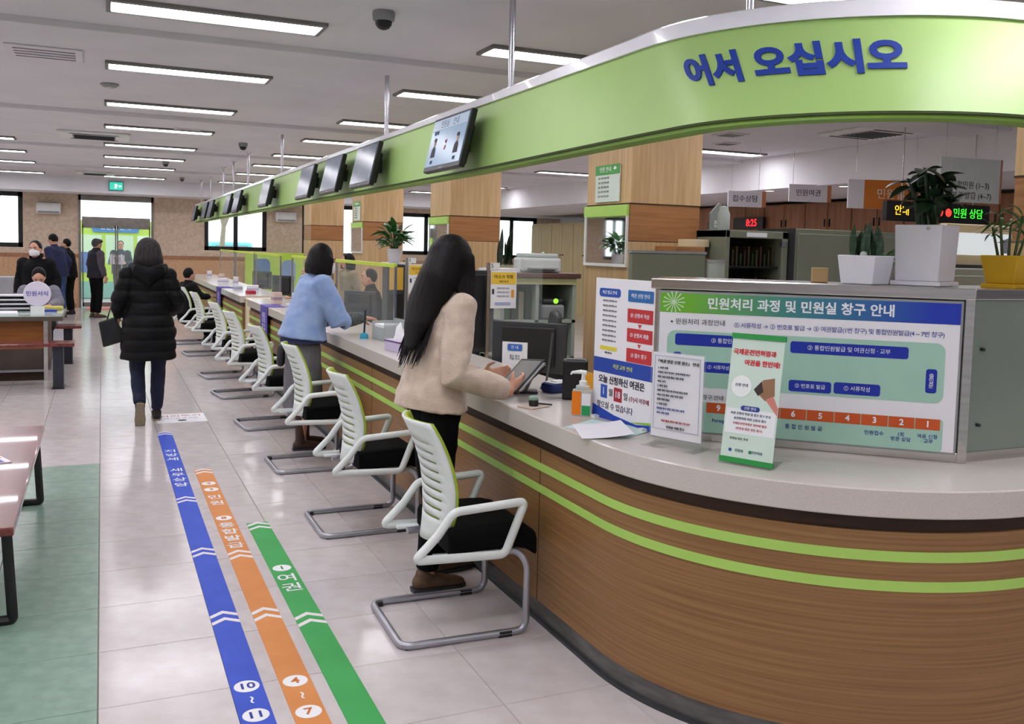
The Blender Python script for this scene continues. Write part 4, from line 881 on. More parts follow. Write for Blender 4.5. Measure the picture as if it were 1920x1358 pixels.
# yellow pot at the right edge
t = thing('potted_plant', 'palm-like plant in a yellow square pot at the right edge', 'plant', (3.09, BY + .12, ZL + .013), .2, 'plants on the glass partition ledge')
square_pot(t, .052, .07, .105, POTY, POTY); yl = leaf_mesh('leaf', .085, .013, .03, LY_); yd = leaf_mesh('leaf', .08, .013, .03, LM)
for k in range(5):
    az = k * 1.3 + .4; b0 = V((.03 * math.cos(az), .03 * math.sin(az), .08)); h = rnd.uniform(.1, .24); tip = b0 + V((.03 * math.cos(az), .03 * math.sin(az), h)); part('cane', MB().tube([b0, tip], [.006, .004], 7), STEM, t, smooth=True)
    for q in range(9): leaf(yl if h > .2 else yd, t, tip - V((0, 0, .012 * (q % 4))), az + q * .75, rnd.uniform(-.2, 1.0), rnd.uniform(-.3, .3), rnd.uniform(.7, 1.2))
# leafy plant in a grey pot on the tower, another further back
def round_plant(loc, lab, m, n, h=.16, r=.075, s=1.0, seed=3, L_=.16, w_=.06, pot=POTW):
    rnd = random.Random(seed); t = thing('potted_plant', lab, 'plant', loc, 0, 'potted plants in the back office')
    part('pot', MB().lathe([(.001, 0), (r * .7, 0), (r, h), (r * .9, h), (r * .86, h - .02), (.001, h - .02)], 20), pot, t, smooth=True)
    me = leaf_mesh('leaf', L_, w_, L_ * .35, m)
    for k in range(n):
        az = rnd.uniform(0, 6.3); el = rnd.uniform(-.1, 1.3); hh = h - .02 + rnd.uniform(0, .12) * s; b = V((rnd.uniform(-.3, .3) * r, rnd.uniform(-.3, .3) * r, h - .02)); tp = V((math.cos(az) * .05 * s, math.sin(az) * .05 * s, hh + .04))
        if k % 3 == 0: part('stem', MB().tube([b, tp], [.005, .003], 6), STEM, t, smooth=True)
        leaf(me, t, tp, az, el, rnd.uniform(-.4, .4), rnd.uniform(.7, 1.15))
    return t
# tower under the leafy plant
t = thing('display_tower', 'dark display tower with a yellow panel left of the woman in beige', 'display', (2.62, 8.72, .74))
part('body', MB().box(-.09, .09, -.09, .09, 0, .69), DARKP, t, bevel=.006); part('yellow_panel', MB().box(-.07, .07, -.094, -.089, .44, .66), ink(206, 164, 60), t); part('screen', MB().box(-.07, .07, -.094, -.089, .1, .4), BLACKP, t)
round_plant((2.62, 8.72, 1.43), 'bushy green plant in a pale pot on the display tower', LM, 46, .15, .07, 1.3, 5, .15, .06)
round_plant((3.12, 10.3, 1.42), 'dark leafed plant in a white pot behind the woman in blue', LD, 30, .16, .07, 1.4, 6, .17, .06)
t = thing('plant_pedestal', 'white pedestal under the dark plant behind the woman in blue', 'pedestal', (3.12, 10.3, 0)); part('body', MB().box(-.12, .12, -.12, .12, 0, 1.39), WHITEW, t, bevel=.01); part('cap', MB().box(-.14, .14, -.14, .14, 1.39, 1.42), WHITEP, t, bevel=.006)
# ================================================================ BACK OFFICE
CAB = mat('grey_green_metal', (126, 130, 112), .45, var=(120, 124, 107), scale=(2, 2, 2)); CABL = mat('light_grey_metal', (168, 176, 166), .45, var=(162, 170, 160), scale=(2, 2, 2)); BROWN = mat('brown_veneer', (150, 104, 74), .5, var=(132, 88, 60), scale=(14, 14, 1.5))
PALEW = mat('pale_wardrobe', (206, 190, 144), .5, var=(196, 178, 130), scale=(10, 10, 1)); LEDGE = mat('red_brown_ledge', (104, 72, 66), .4, var=(90, 60, 56), scale=(3, 30, 30))
# low cabinet with compartments behind the desk
t = thing('credenza', 'low cabinet with open compartments and a red-brown top behind the staff desk', 'cabinet', (2.85, 6.58, 0))
part('back', MB().box(0, .66, .4, .42, 0, 1.38), CAB, t); part('top', MB().box(-.05, .69, -.03, .45, 1.38, 1.42), LEDGE, t, bevel=.006); part('rail', MB().box(0, .66, -.01, .01, 1.33, 1.38), mat('pale_rail', (190, 188, 140), .5, var=(182, 180, 132)), t)
for x in (0, .3, .63): part('side', MB().box(x, x + .03, 0, .4, 0, 1.38), CABL, t)
for z in (.1, .72, 1.02): part('shelf', MB().box(0, .66, .0, .4, z, z + .025), CABL, t)
for k, (x, c, h) in enumerate(((.06, (70, 92, 60), .24), (.12, (60, 64, 56), .26), (.18, (150, 140, 120), .22), (.24, (50, 56, 50), .25))): solo('binder', MB().box(0, .045, .06, .3, 0, h), ink(*c), '%s binder standing in the low cabinet' % ('olive', 'charcoal', 'tan', 'black')[k], 'binder', 'binders in the low cabinet', loc=(2.85 + x, 6.58, 1.045), bevel=.003)
t = thing('label_printer', 'small grey device with a glowing green button in the low cabinet', 'printer', (3.33, 6.68, 1.045), -.1); part('body', MB().box(-.1, .1, -.08, .12, 0, .12), GREYP, t, bevel=.02); part('lid', MB().box(-.09, .09, -.07, .1, .12, .17), DARKP, t, bevel=.02); part('button', MB().lathe([(.001, 0), (.022, 0), (.02, .006), (.001, .008)], 14, M=Matrix.Translation((.02, -.075, .15)) @ Matrix.Rotation(math.pi / 2, 4, 'X')), mat('green_led_button', (150, 230, 60), .4, emit=1.0, var=(146, 226, 56)), t)
t = thing('desk_printer', 'pale grey printer on the red-brown cabinet top', 'printer', (3.26, 6.8, 1.42), -.15); part('body', MB().box(-.17, .17, -.13, .13, 0, .12), ink(206, 210, 208), t, bevel=.02); part('lid', MB().box(-.15, .15, -.1, .12, .12, .155), ink(190, 196, 194), t, bevel=.012); part('tray', MB().box(-.12, .12, -.2, -.12, .03, .04), GREYP, t)
solo('paper_stack', MB().prism(rrect(.3, .21, .005), 0, .03), PAPER, 'stack of white paper on the red-brown cabinet top', 'paper', loc=(2.93, 6.78, 1.42), rz=.4)
p_ = thing('potted_plant', 'tall snake plant in a planter beyond the low cabinet', 'plant', (4.15, 9.4, 1.3), 0, 'potted plants in the back office')
part('planter', MB().box(-.2, .2, -.09, .09, 0, .12), ink(150, 150, 96), p_, bevel=.006); s2 = leaf_mesh('leaf', .42, .05, .0, LD, .25)
for k in range(9): leaf(s2, p_, (rnd.uniform(-.16, .05), rnd.uniform(-.05, .05), .1), rnd.uniform(0, 6.3), rnd.uniform(1.25, 1.55), rnd.uniform(-1, 1), rnd.uniform(.7, 1.1))
round_plant((4.62, 9.5, 1.3), 'low bushy plant in an olive planter beyond the low cabinet', LY_, 26, .12, .1, .9, 9, .14, .05, ink(140, 140, 92))
t = thing('planter_bench', 'pale bench cabinet carrying the two back office planters', 'cabinet', (4.35, 9.45, 0)); part('body', MB().box(-.55, .55, -.2, .2, 0, 1.27), PALEW, t); part('top', MB().box(-.58, .58, -.22, .22, 1.27, 1.3), LEDGE, t)
# partition before the notice column, cabinets
t = thing('desk_partition', 'grey-green low partition before the notice plaque column', 'partition', (3.58, 5.85, 0)); part('panel', MB().box(0, .66, 0, .05, .05, 1.60), CAB, t, bevel=.008); part('cap', MB().box(-.005, .665, -.006, .056, 1.60, 1.62), GREYP, t); part('foot', MB().box(.02, .08, -.12, .17, 0, .05), GREYP, t); part('foot', MB().box(.58, .64, -.12, .17, 0, .05), GREYP, t)
t = thing('round_post', 'pale rounded post beside the grey-green partition', 'post', (4.33, 5.85, 0)); part('post', MB().lathe([(.001, 0), (.075, 0), (.075, 1.54), (.001, 1.54)], 20), CABL, t, smooth=True); part('cap', MB().lathe([(.001, 1.54), (.08, 1.54), (.08, 1.56), (.001, 1.56)], 20), GREYP, t, smooth=True)
t = thing('wood_side_unit', 'brown wooden side unit with a white box end behind the post', 'cabinet', (4.24, 6.12, 0)); part('body', MB().box(0, .24, 0, .25, 0, 1.57), OAKB, t); part('top', MB().box(-.12, .16, -.04, .26, 1.60, 1.66), OAKB, t, bevel=.006); part('neck', MB().box(-.04, .2, 0, .2, 1.57, 1.60), DARKW, t)
solo('document_box', MB().box(0, .2, 0, .15, 0, .06), CREAM, 'cream document box on the brown side unit', 'box', loc=(4.28, 6.14, 1.66), bevel=.004)
t = thing('key_cabinet', 'open grey-green cabinet with a dark interior of hanging files', 'cabinet', (4.50, 5.95, 0))
part('case', MB().box(0, .04, 0, .4, 0, 1.8).box(.56, .62, 0, .4, 0, 1.8).box(0, .62, 0, .4, 1.74, 1.80).box(0, .62, .38, .4, 0, 1.8).box(0, .62, 0, .4, 0, .08), CAB, t, bevel=.005)
part('interior', MB().box(.04, .56, .34, .379, .08, 1.74), BLACKP, t)
for z in (.5, .9, 1.25, 1.5): part('shelf', MB().box(.04, .56, .04, .34, z, z + .015), BLACKP, t)
for k in range(12): part('hanging_file', MB().box(.07 + k * .04, .085 + k * .04, .06, .3, 1.515, 1.515 + .1 + .03 * ((k * 7) % 3)), ink(40 + 12 * (k % 3), 36 + 8 * (k % 4), 30), t)
for k in range(12): part('hanging_file', MB().box(.07 + k * .04, .085 + k * .04, .06, .3, 1.265, 1.265 + .1 + .03 * ((k * 5) % 3)), ink(36 + 10 * (k % 4), 34 + 8 * (k % 3), 30), t)
part('label_card', MB().box(.2, .4, -.004, 0, 1.75, 1.785), PAPER, t); part('latch', MB().box(.545, .6, -.012, 0, 1.68, 1.72), CHROME, t)
solo('bottle', MB().lathe([(.001, 0), (.045, 0), (.05, .02), (.05, .13), (.035, .17), (.035, .19), (.001, .2)], 18), ink(170, 178, 172), 'grey jar on top of the open cabinet', 'jar', loc=(4.62, 6.15, 1.80), smooth=True)
t = thing('steel_cabinet', 'wide grey-green steel cabinet right of the open cabinet', 'cabinet', (5.15, 5.9, 0)); part('body', MB().box(0, 1.25, 0, .45, 0, 1.83), CAB, t, bevel=.006); part('side_trim', MB().box(-.02, 0, .0, .45, 0, 1.83), DARKP, t)
for x in (.02, .64): d_ = part('door', MB().box(x, x + .59, -.015, 0, .06, 1.79), CAB, t, bevel=.004); part('handle', MB().box(x + (.5 if x < .1 else .06), x + (.53 if x < .1 else .09), -.03, -.015, .9, 1.0), CHROME, d_)
solo('carton', MB().box(-.03, .03, -.03, .03, 0, .055), ink(178, 146, 104), 'small brown carton on the ledge beside the low white pot', 'carton', loc=(2.50, 2.72, ZL), rz=-.7, bevel=.003)
t = thing('low_steel_cabinet', 'pale grey-green low cabinet behind the tall white pot', 'cabinet', (4.2, 3.6, 0)); part('body', MB().box(0, 1.6, 0, .4, 0, 1.56), CABL, t, bevel=.006)
for x in (.03, .82): d_ = part('door', MB().box(x, x + .75, -.014, 0, .06, 1.52), CABL, t, bevel=.004); part('handle', MB().box(x + .34, x + .4, -.028, -.014, 1.2, 1.23), CHROME, d_)
t = thing('lit_display', 'bright white display panel on the pale low cabinet', 'display', (4.72, 3.72, 1.56)); part('frame', MB().box(-.4, .4, 0, .05, .0, .25), CREAM, t, bevel=.006); s_ = part('screen', MB().box(-.38, .38, -.004, 0, .075, .2), mat('lit_white', (226, 234, 238), .3, emit=.5, var=(214, 224, 232), scale=(3, 3, 3)), t); part('drawing', MB().prism([(-.1, 0), (0, .03), (.1, 0), (.06, 0), (.06, -.06), (-.06, -.06), (-.06, 0)], 0, .001, face_M((.1, -.0045, .15), (0, -1, 0))), ink(150, 160, 180), s_); part('lower_shelf', MB().box(-.4, .4, -.06, 0, 0, .02), DARKP, t)
# dark wall cupboards under the bulkhead and pale wardrobes
for k in range(9):
    y = 6.6 + k * 1.0; t = thing('wall_cupboard', '%s brown cupboard unit under the bulkhead counted from the right' % ORD[k], 'cupboard', (10.3, y, 0), 0, 'brown cupboards under the bulkhead')
    part('body', MB().box(.02, .6, 0, .995, 0, 2.46), BROWN, t)
    for z0, z1 in ((.05, 1.98), (2.0, 2.44)):
        for q in (0, 1): d_ = part('door', MB().box(0, .02, .006 + q * .497, .49 + q * .497, z0, z1), BROWN, t, bevel=.003); part('handle', MB().box(-.02, 0, .44 + q * .1, .455 + q * .1, (1.1 if z0 < 1 else 2.08), (1.25 if z0 < 1 else 2.2)), BLACKP, d_)
for k in range(4):
    y = 17.6 + k * 1.2; t = thing('wardrobe', '%s pale wood wardrobe beside the far window' % ORD[k], 'wardrobe', (10.55, y, 0), 0, 'pale wardrobes'); part('body', MB().box(.02, .6, 0, 1.19, 0, 2.3), PALEW, t)
    for q in (0, 1): d_ = part('door', MB().box(0, .02, .006 + q * .595, .588 + q * .595, .06, 2.26), PALEW, t, bevel=.003); part('handle', MB().lathe([(.001, 0), (.02, 0), (.016, .02), (.001, .022)], 12, M=Matrix.Translation((0, .53 + q * .13, 1.5)) @ Matrix.Rotation(-math.pi / 2, 4, 'Y')), BLACKP, d_)
# hanging signs
def hang_sign(loc, rz, w_, h, body, lab, col=None, zt=2.51, sz=.09):
    t = thing('hanging_sign', lab, 'sign', loc, rz, 'hanging office signs'); z = loc[2]
    part('board', MB().box(-w_ / 2, w_ / 2, -.012, .012, 0, h), PAPER, t, bevel=.003)
    part('edge', MB().box(w_ / 2, w_ / 2 + .05, -.014, .014, 0, h), ink(200, 130, 90), t)
    if col: part('colour_field', MB().box(-w_ / 2 + .18, w_ / 2, -.014, -.0121, .0, h), ink(*col), t)
    for x in (-w_ * .4, w_ * .4): part('wire', MB().tube([(x, 0, h), (x, 0, zt - z)], .003, 6), STEEL, t)
    text(body, sz, ink(60, 60, 90) if not col else ink(240, 236, 230), t, face_M((.06 if col else 0, -.0145, h / 2), (0, -1, 0)))
hang_sign((7.45, 9.5, 2.215), -.35, .44, .2, '접수상담', 'small white hanging sign, nearest to the notice column', zt=ZC); hang_sign((8.2, 9.2, 2.3), -.35, .5, .22, '민원여권', 'white hanging sign between two downlights', zt=ZC)
hang_sign((7.75, 7.5, 2.14), -.3, .85, .31, '민원실', 'large white and orange hanging sign behind the dark plant', (222, 130, 52), zt=ZC, sz=.12)
t = thing('hanging_sign', 'large pale hanging sign with black lettering right of the plant', 'sign', (7.58, 6.3, 2.16), -.1, 'hanging office signs'); part('board', MB().box(-.36, .36, -.012, .012, 0, .42), ink(206, 212, 208), t, bevel=.003); part('edge', MB().box(.36, .38, -.014, .014, 0, .42), ink(190, 130, 90), t); text('통합민원 (1~3)', .075, ink(40, 44, 44), t, face_M((.0, -.0125, .16), (0, -1, 0))); text('여권 발급 (4~7)', .075, ink(40, 44, 44), t, face_M((.02, -.0125, .06), (0, -1, 0)))
for x in (-.3, .3): part('wire', MB().tube([(x, 0, .42), (x, 0, ZC - 2.16)], .003, 6), STEEL, t)
t = thing('led_ticker', 'black ticker with orange, red and green light letters behind the plant', 'display', (7.75, 6.8, 1.98)); part('case', MB().box(-.72, .72, -.03, .03, 0, .2), BLACKP, t, bevel=.006)
for x in (-.5, .5): part('hanger_rod', MB().tube([(x, 0, .2), (x, 0, ZC - 1.98)], .006, 8), STEEL, t)
for x, s, c in ((-.52, '안내', (255, 190, 50)), (-.28, '1', (255, 130, 40)), (.0, '●', (255, 60, 50)), (.12, '●', (255, 60, 50)), (.40, '민원 상담', (60, 230, 50))): text(s, .11, mat('led_%d_%d' % (c[0], c[1]), c, .5, emit=1.6, var=c), t, face_M((x, -.032, .1), (0, -1, 0)))
t = thing('led_clock', 'black clock box with red glowing digits on the cupboards', 'clock', (10.25, 12.9, 2.06)); part('case', MB().box(-.05, 0, -.4, .4, 0, .2), BLACKP, t); text('8:25', .17, mat('led_red', (255, 40, 50), .5, emit=1.8, var=(255, 38, 46)), t, face_M((-.052, -.1, .1), (-1, 0, 0)), bold=.002)
t = thing('letter_sign', 'grey arrow-topped notice on a post before the cupboards', 'sign', (5.2, 7.0, 0)); part('post', MB().box(-.02, .02, -.02, .02, 0, 1.75), STEEL, t); part('plate', MB().prism([(-.1, 1.72), (.1, 1.72), (.1, 1.98), (0, 2.08), (-.1, 1.98)], -.01, .01, face_M((0, 0, 0), (0, -1, 0))), ink(138, 146, 142), t); text('접수', .07, WT, t, face_M((0, -.012, 1.88), (0, -1, 0)))
# office chairs behind the desks
def office_chair(x, y, rz, lab, jacket=False):
    t = thing('office_chair', lab, 'office chair', (x, y, 0), rz, 'staff office chairs')
    part('back', MB().limb([(0, -.24, .6), (0, -.27, .85), (0, -.26, 1.12)], [(.05, .2), (.06, .24), (.04, .2)], (0, 1, 0)), DARKP, t, smooth=True); part('seat', MB().prism(rrect(.48, .46, .1), .42, .5), FABK, t, bevel=.02)
    part('gas_lift', MB().tube([(0, 0, .1), (0, 0, .42)], .03, 10), CHROME, t, smooth=True); part('back_bar', MB().tube([(0, -.1, .42), (0, -.25, .45), (0, -.29, .75)], .02, 8), BLACKP, t, smooth=True)
    for k in range(5): a = k * 1.257; part('base_arm', MB().tube([(0, 0, .11), (.3 * math.cos(a), .3 * math.sin(a), .07)], [.03, .018], 8), BLACKP, t, smooth=True); part('castor', MB().ell((.3 * math.cos(a), .3 * math.sin(a), .035), (.034, .034, .034), n=10, m=6), BLACKP, t, smooth=True)
    if jacket: part('draped_jacket', MB().limb([(0, -.27, .5), (0, -.31, .75), (0, -.31, 1.0), (0, -.28, 1.16)], [(.07, .27), (.1, .28), (.09, .25), (.03, .17)], (0, 1, 0)), mat('olive_cloth', (74, 76, 66), .9, var=(64, 66, 57), scale=(30, 30, 30), bump=.3), t, smooth=True); part('red_badge', MB().box(.1, .13, -.425, -.41, .86, .89), ink(200, 60, 60), t)
office_chair(3.15, 5.1, 2.4, 'office chair with an olive jacket draped over its back', True); office_chair(3.3, 5.95, -1.9, 'dark office chair before the low cabinet'); office_chair(3.1, 9.0, 1.6, 'dark office chair behind the acrylic screen')

t = thing('lime_display_panel', 'lime green promotional panel with blue figures under the right-hand window', 'display panel', (3.95, 23.2, 0)); part('board', MB().box(-.75, .95, -.03, .03, .05, 1.38), ink(190, 224, 84), t, bevel=.01)
part('blue_picture', MB().prism(rrect(.4, .55, .12), 0, .006, face_M((-.35, -.03, .95), (0, -1, 0))), ink(96, 130, 176), t); part('blue_picture', MB().prism(rrect(.34, .6, .14), 0, .006, face_M((.3, -.03, .9), (0, -1, 0))), ink(150, 176, 206), t)
for x in (-.6, .8): part('foot', MB().box(x - .03, x + .03, -.18, .18, 0, .05), GREYP, t)
# ================================================================ LEFT SIDE FURNITURE
REDW = mat('red_brown_bench_wood', (128, 62, 58), .22, var=(100, 46, 44), scale=(30, 2, 30), coat=.4)
def bench(x0, x1, y0, y1, zt, lab, along='y'):
    t = thing('bench', lab, 'bench', ((x0 + x1) / 2, (y0 + y1) / 2, 0), 0, 'red-brown benches'); a, b = (x1 - x0) / 2, (y1 - y0) / 2
    part('seat_board', MB().box(-a, a, -b, b, zt - .035, zt), REDW, t, bevel=.006)
    if along == 'y':
        for y in (-b + .16, b - .16): part('leg_frame', MB().tube(rounded_path([(-a + .04, y, zt - .05), (-a + .02, y, .015), (a - .02, y, .015), (a - .04, y, zt - .05)], .02), .022, 8), BLACKP, t, smooth=True); part('leg_plate', MB().box(-a + .03, a - .03, y - .03, y + .03, zt - .055, zt - .035), BLACKP, t)
    else:
        for x in (-a + .16, a - .16): part('leg', MB().box(x - .05, x + .05, -b + .04, b - .04, 0, zt - .035), mat('dark_blue_steel', (44, 46, 58), .5, var=(38, 40, 52)), t, bevel=.006); part('leg_foot', MB().box(x - .06, x + .06, -b + .03, b - .03, 0, .012), BLACKP, t)
    return t
bench(-1.0, -.325, 4.06, 6.26, .45, 'red-brown bench at the left edge on the green tiles')
bench(-2.3, -.27, 10.75, 11.1, .49, 'red-brown bench on the near side of the writing table', 'x'); bench(-2.3, -.24, 12.9, 13.25, .49, 'red-brown bench on the far side of the writing table', 'x')
t = thing('magazine', 'colourful folded leaflet lying on the left bench', 'leaflet', (-.56, 5.35, .4505), .4); part('pages', MB().box(-.09, .09, -.13, .13, 0, .004), PAPER, t); part('cover_art', MB().box(-.08, .08, -.02, .12, .004, .005), ink(206, 130, 96), t); part('cover_art', MB().box(-.08, .06, -.12, -.03, .004, .005), ink(110, 120, 190), t)
t = thing('writing_table', 'wooden writing table with glass top at the left', 'table', (-1.55, 11.95, 0)); TABW = mat('amber_wood', (158, 96, 34), .4, var=(136, 78, 26), scale=(2, 2, 30)); TABD = mat('grey_brown_panel', (84, 72, 66), .5, var=(74, 63, 58), scale=(3, 3, 3))
part('top', MB().prism(rrect(2.3, 1.2, .06), .68, .73), mat('table_edge', (96, 88, 78), .4, var=(86, 78, 68)), t, bevel=.006); part('glass_top', MB().prism(rrect(2.28, 1.18, .05), .731, .739), mat('green_glass', (196, 214, 206), .05, var=(190, 208, 200)), t); part('upper_panel', MB().box(-1.0, .95, -.45, -.42, .36, .68), TABW, t); part('lower_panel', MB().box(-1.0, .95, -.45, -.42, .12, .36), TABD, t)
part('plinth', MB().box(-1.0, .95, -.42, .42, .0, .1), DARKW, t); part('rail', MB().box(-1.02, .97, -.46, -.41, .1, .125), GREYP, t)
for x in (-1.02, .95): part('leg', MB().box(x, x + .04, -.47, -.43, 0, .68), STEEL, t); part('leg', MB().box(x, x + .04, .43, .47, 0, .68), STEEL, t)
part('end_panel', MB().box(.93, .95, -.42, .42, .1, .68), TABW, t)
t = thing('round_sign', 'round white sign reading civil forms on the writing table', 'sign', (-.66, 11.5, .74)); part('stem', MB().box(-.07, .07, -.012, .012, 0, .1), WHITEP, t); part('disc', MB().lathe([(.001, -.008), (.135, -.008), (.14, 0), (.135, .008), (.001, .008)], 32, M=Matrix.Translation((0, 0, .235)) @ Matrix.Rotation(math.pi / 2, 4, 'X')), ink(226, 222, 240), t, smooth=True); text('민원서식', .062, ink(80, 80, 170), t, face_M((0, -.0085, .235), (0, -1, 0)), bold=.001)
solo('yellow_tray', MB().prism(rrect(.3, .2, .06), 0, .04), ink(206, 196, 96), 'yellow tray at the corner of the writing table', 'tray', loc=(-.58, 12.35, .74), bevel=.012)
solo('blue_folder', MB().box(-.12, .12, -.08, .08, 0, .02), ink(60, 76, 170), 'blue folder at the corner of the writing table', 'folder', loc=(-.62, 12.05, .74), rz=.3, bevel=.003)
solo('form_stack', MB().box(-.13, .13, -.18, .18, 0, .02), PAPER, 'stack of white forms on the writing table', 'paper', loc=(-1.0, 11.7, .74), rz=.1, bevel=.002)
t = thing('form_rack', 'grey rack of forms behind the round sign', 'rack', (-.95, 12.2, .74), .05)
part('frame', MB().box(-.2, -.19, -.1, .1, 0, .2).box(.19, .2, -.1, .1, 0, .2).box(-.2, .2, .09, .1, 0, .2), GREYP, t)
for k in range(4): part('tray', MB().box(-.19, .19, -.1, .09, .02 + k * .05, .025 + k * .05), GREYP, t); part('forms', MB().box(-.17, .17, -.09, .08, .025 + k * .05, .04 + k * .05), PAPER, t)
t = thing('partition_unit', 'dark office equipment row beneath the left window', 'office equipment', (-2.6, 18.5, 0)); part('counter', MB().box(-.6, 1.25, -.3, .3, 0, .9), GREYP, t, bevel=.01)
for k in range(4): part('upright', MB().box(-.4 + k * .4, -.32 + k * .4, -.1, .1, .9, 1.25), DARKP, t, bevel=.01)
# ================================================================ PEOPLE
TMP = bpy.data.scenes.new('tmp_scene')
def grow(mb, name, m, parent, voxel, it=6, wr=0.0, quilt=0.0):
    """fuse the overlapping limbs of mb into one continuous skin"""
    me = mb.mesh('tmp'); o = bpy.data.objects.new('tmp', me); TMP.collection.objects.link(o)
    r = o.modifiers.new('r', 'REMESH'); r.mode = 'VOXEL'; r.voxel_size = voxel
    s = o.modifiers.new('s', 'SMOOTH'); s.factor = .5; s.iterations = it
    TMP.view_layers[0].update(); dg = TMP.view_layers[0].depsgraph; me2 = bpy.data.meshes.new_from_object(o.evaluated_get(dg)); bpy.data.objects.remove(o); bpy.data.meshes.remove(me)
    me2.materials.clear(); me2.name = name
    if wr or quilt:
        nn = [V(v.normal) for v in me2.vertices]; cc = [V(v.co) for v in me2.vertices]; flat_ = []
        for c, n_ in zip(cc, nn):
            d = wr * (noise.noise(V((c.x * 6, c.y * 6, c.z * 11))) + .5 * noise.noise(V((c.x * 15 + 3, c.y * 15, c.z * 22))))
            if quilt: d += quilt * (abs(math.sin(math.pi * c.z / .105)) ** .6 - .6)
            flat_ += list(c + n_ * d)
        me2.vertices.foreach_set('co', flat_); me2.update()
    for p in me2.polygons: p.use_smooth = True
    return link(name, me2, m, parent)
def hand(mb, wrist, d, n, thumb, curl=.5, s=1.0, r=.0088):
    """palm and five separate fingers; d fingers' direction, n palm normal (curl side), thumb +1/-1 side"""
    d = V(d).normalized(); n = V(n); n = (n - d * n.dot(d)).normalized(); sd = d.cross(n) * thumb; w_ = V(wrist)
    mb.limb([w_ - d * .02, w_ + d * .03 * s, w_ + d * .08 * s], [(.018, .026), (.016 * s, .036 * s), (.013 * s, .038 * s)], n)
    for k, (o, L_) in enumerate(((.029, .066), (.0105, .076), (-.009, .07), (-.028, .055))):
        b = w_ + d * .082 * s + sd * o * s; pts = [b - d * .02]; a = curl * .35; p = b
        for q, f in enumerate((.45, .32, .23)):
            dd = d * math.cos(a) + n * math.sin(a); pts.append(p); p = p + dd * L_ * f * s * 1.05; a += curl
        pts.append(p); mb.limb(pts, [r * s, r * s, r * .98 * s, r * .92 * s, r * .8 * s], n, n=10)
    b = w_ + d * .028 * s + sd * .03 * s; t1 = (d * .62 + sd * .62 + n * .35).normalized(); t2 = (d * .85 + sd * .1 + n * .5).normalized()
    mb.limb([b - sd * .012, b + t1 * .034 * s, b + t1 * .034 * s + t2 * .03 * s], [r * 1.5 * s, r * 1.15 * s, r * .9 * s], n, n=10)
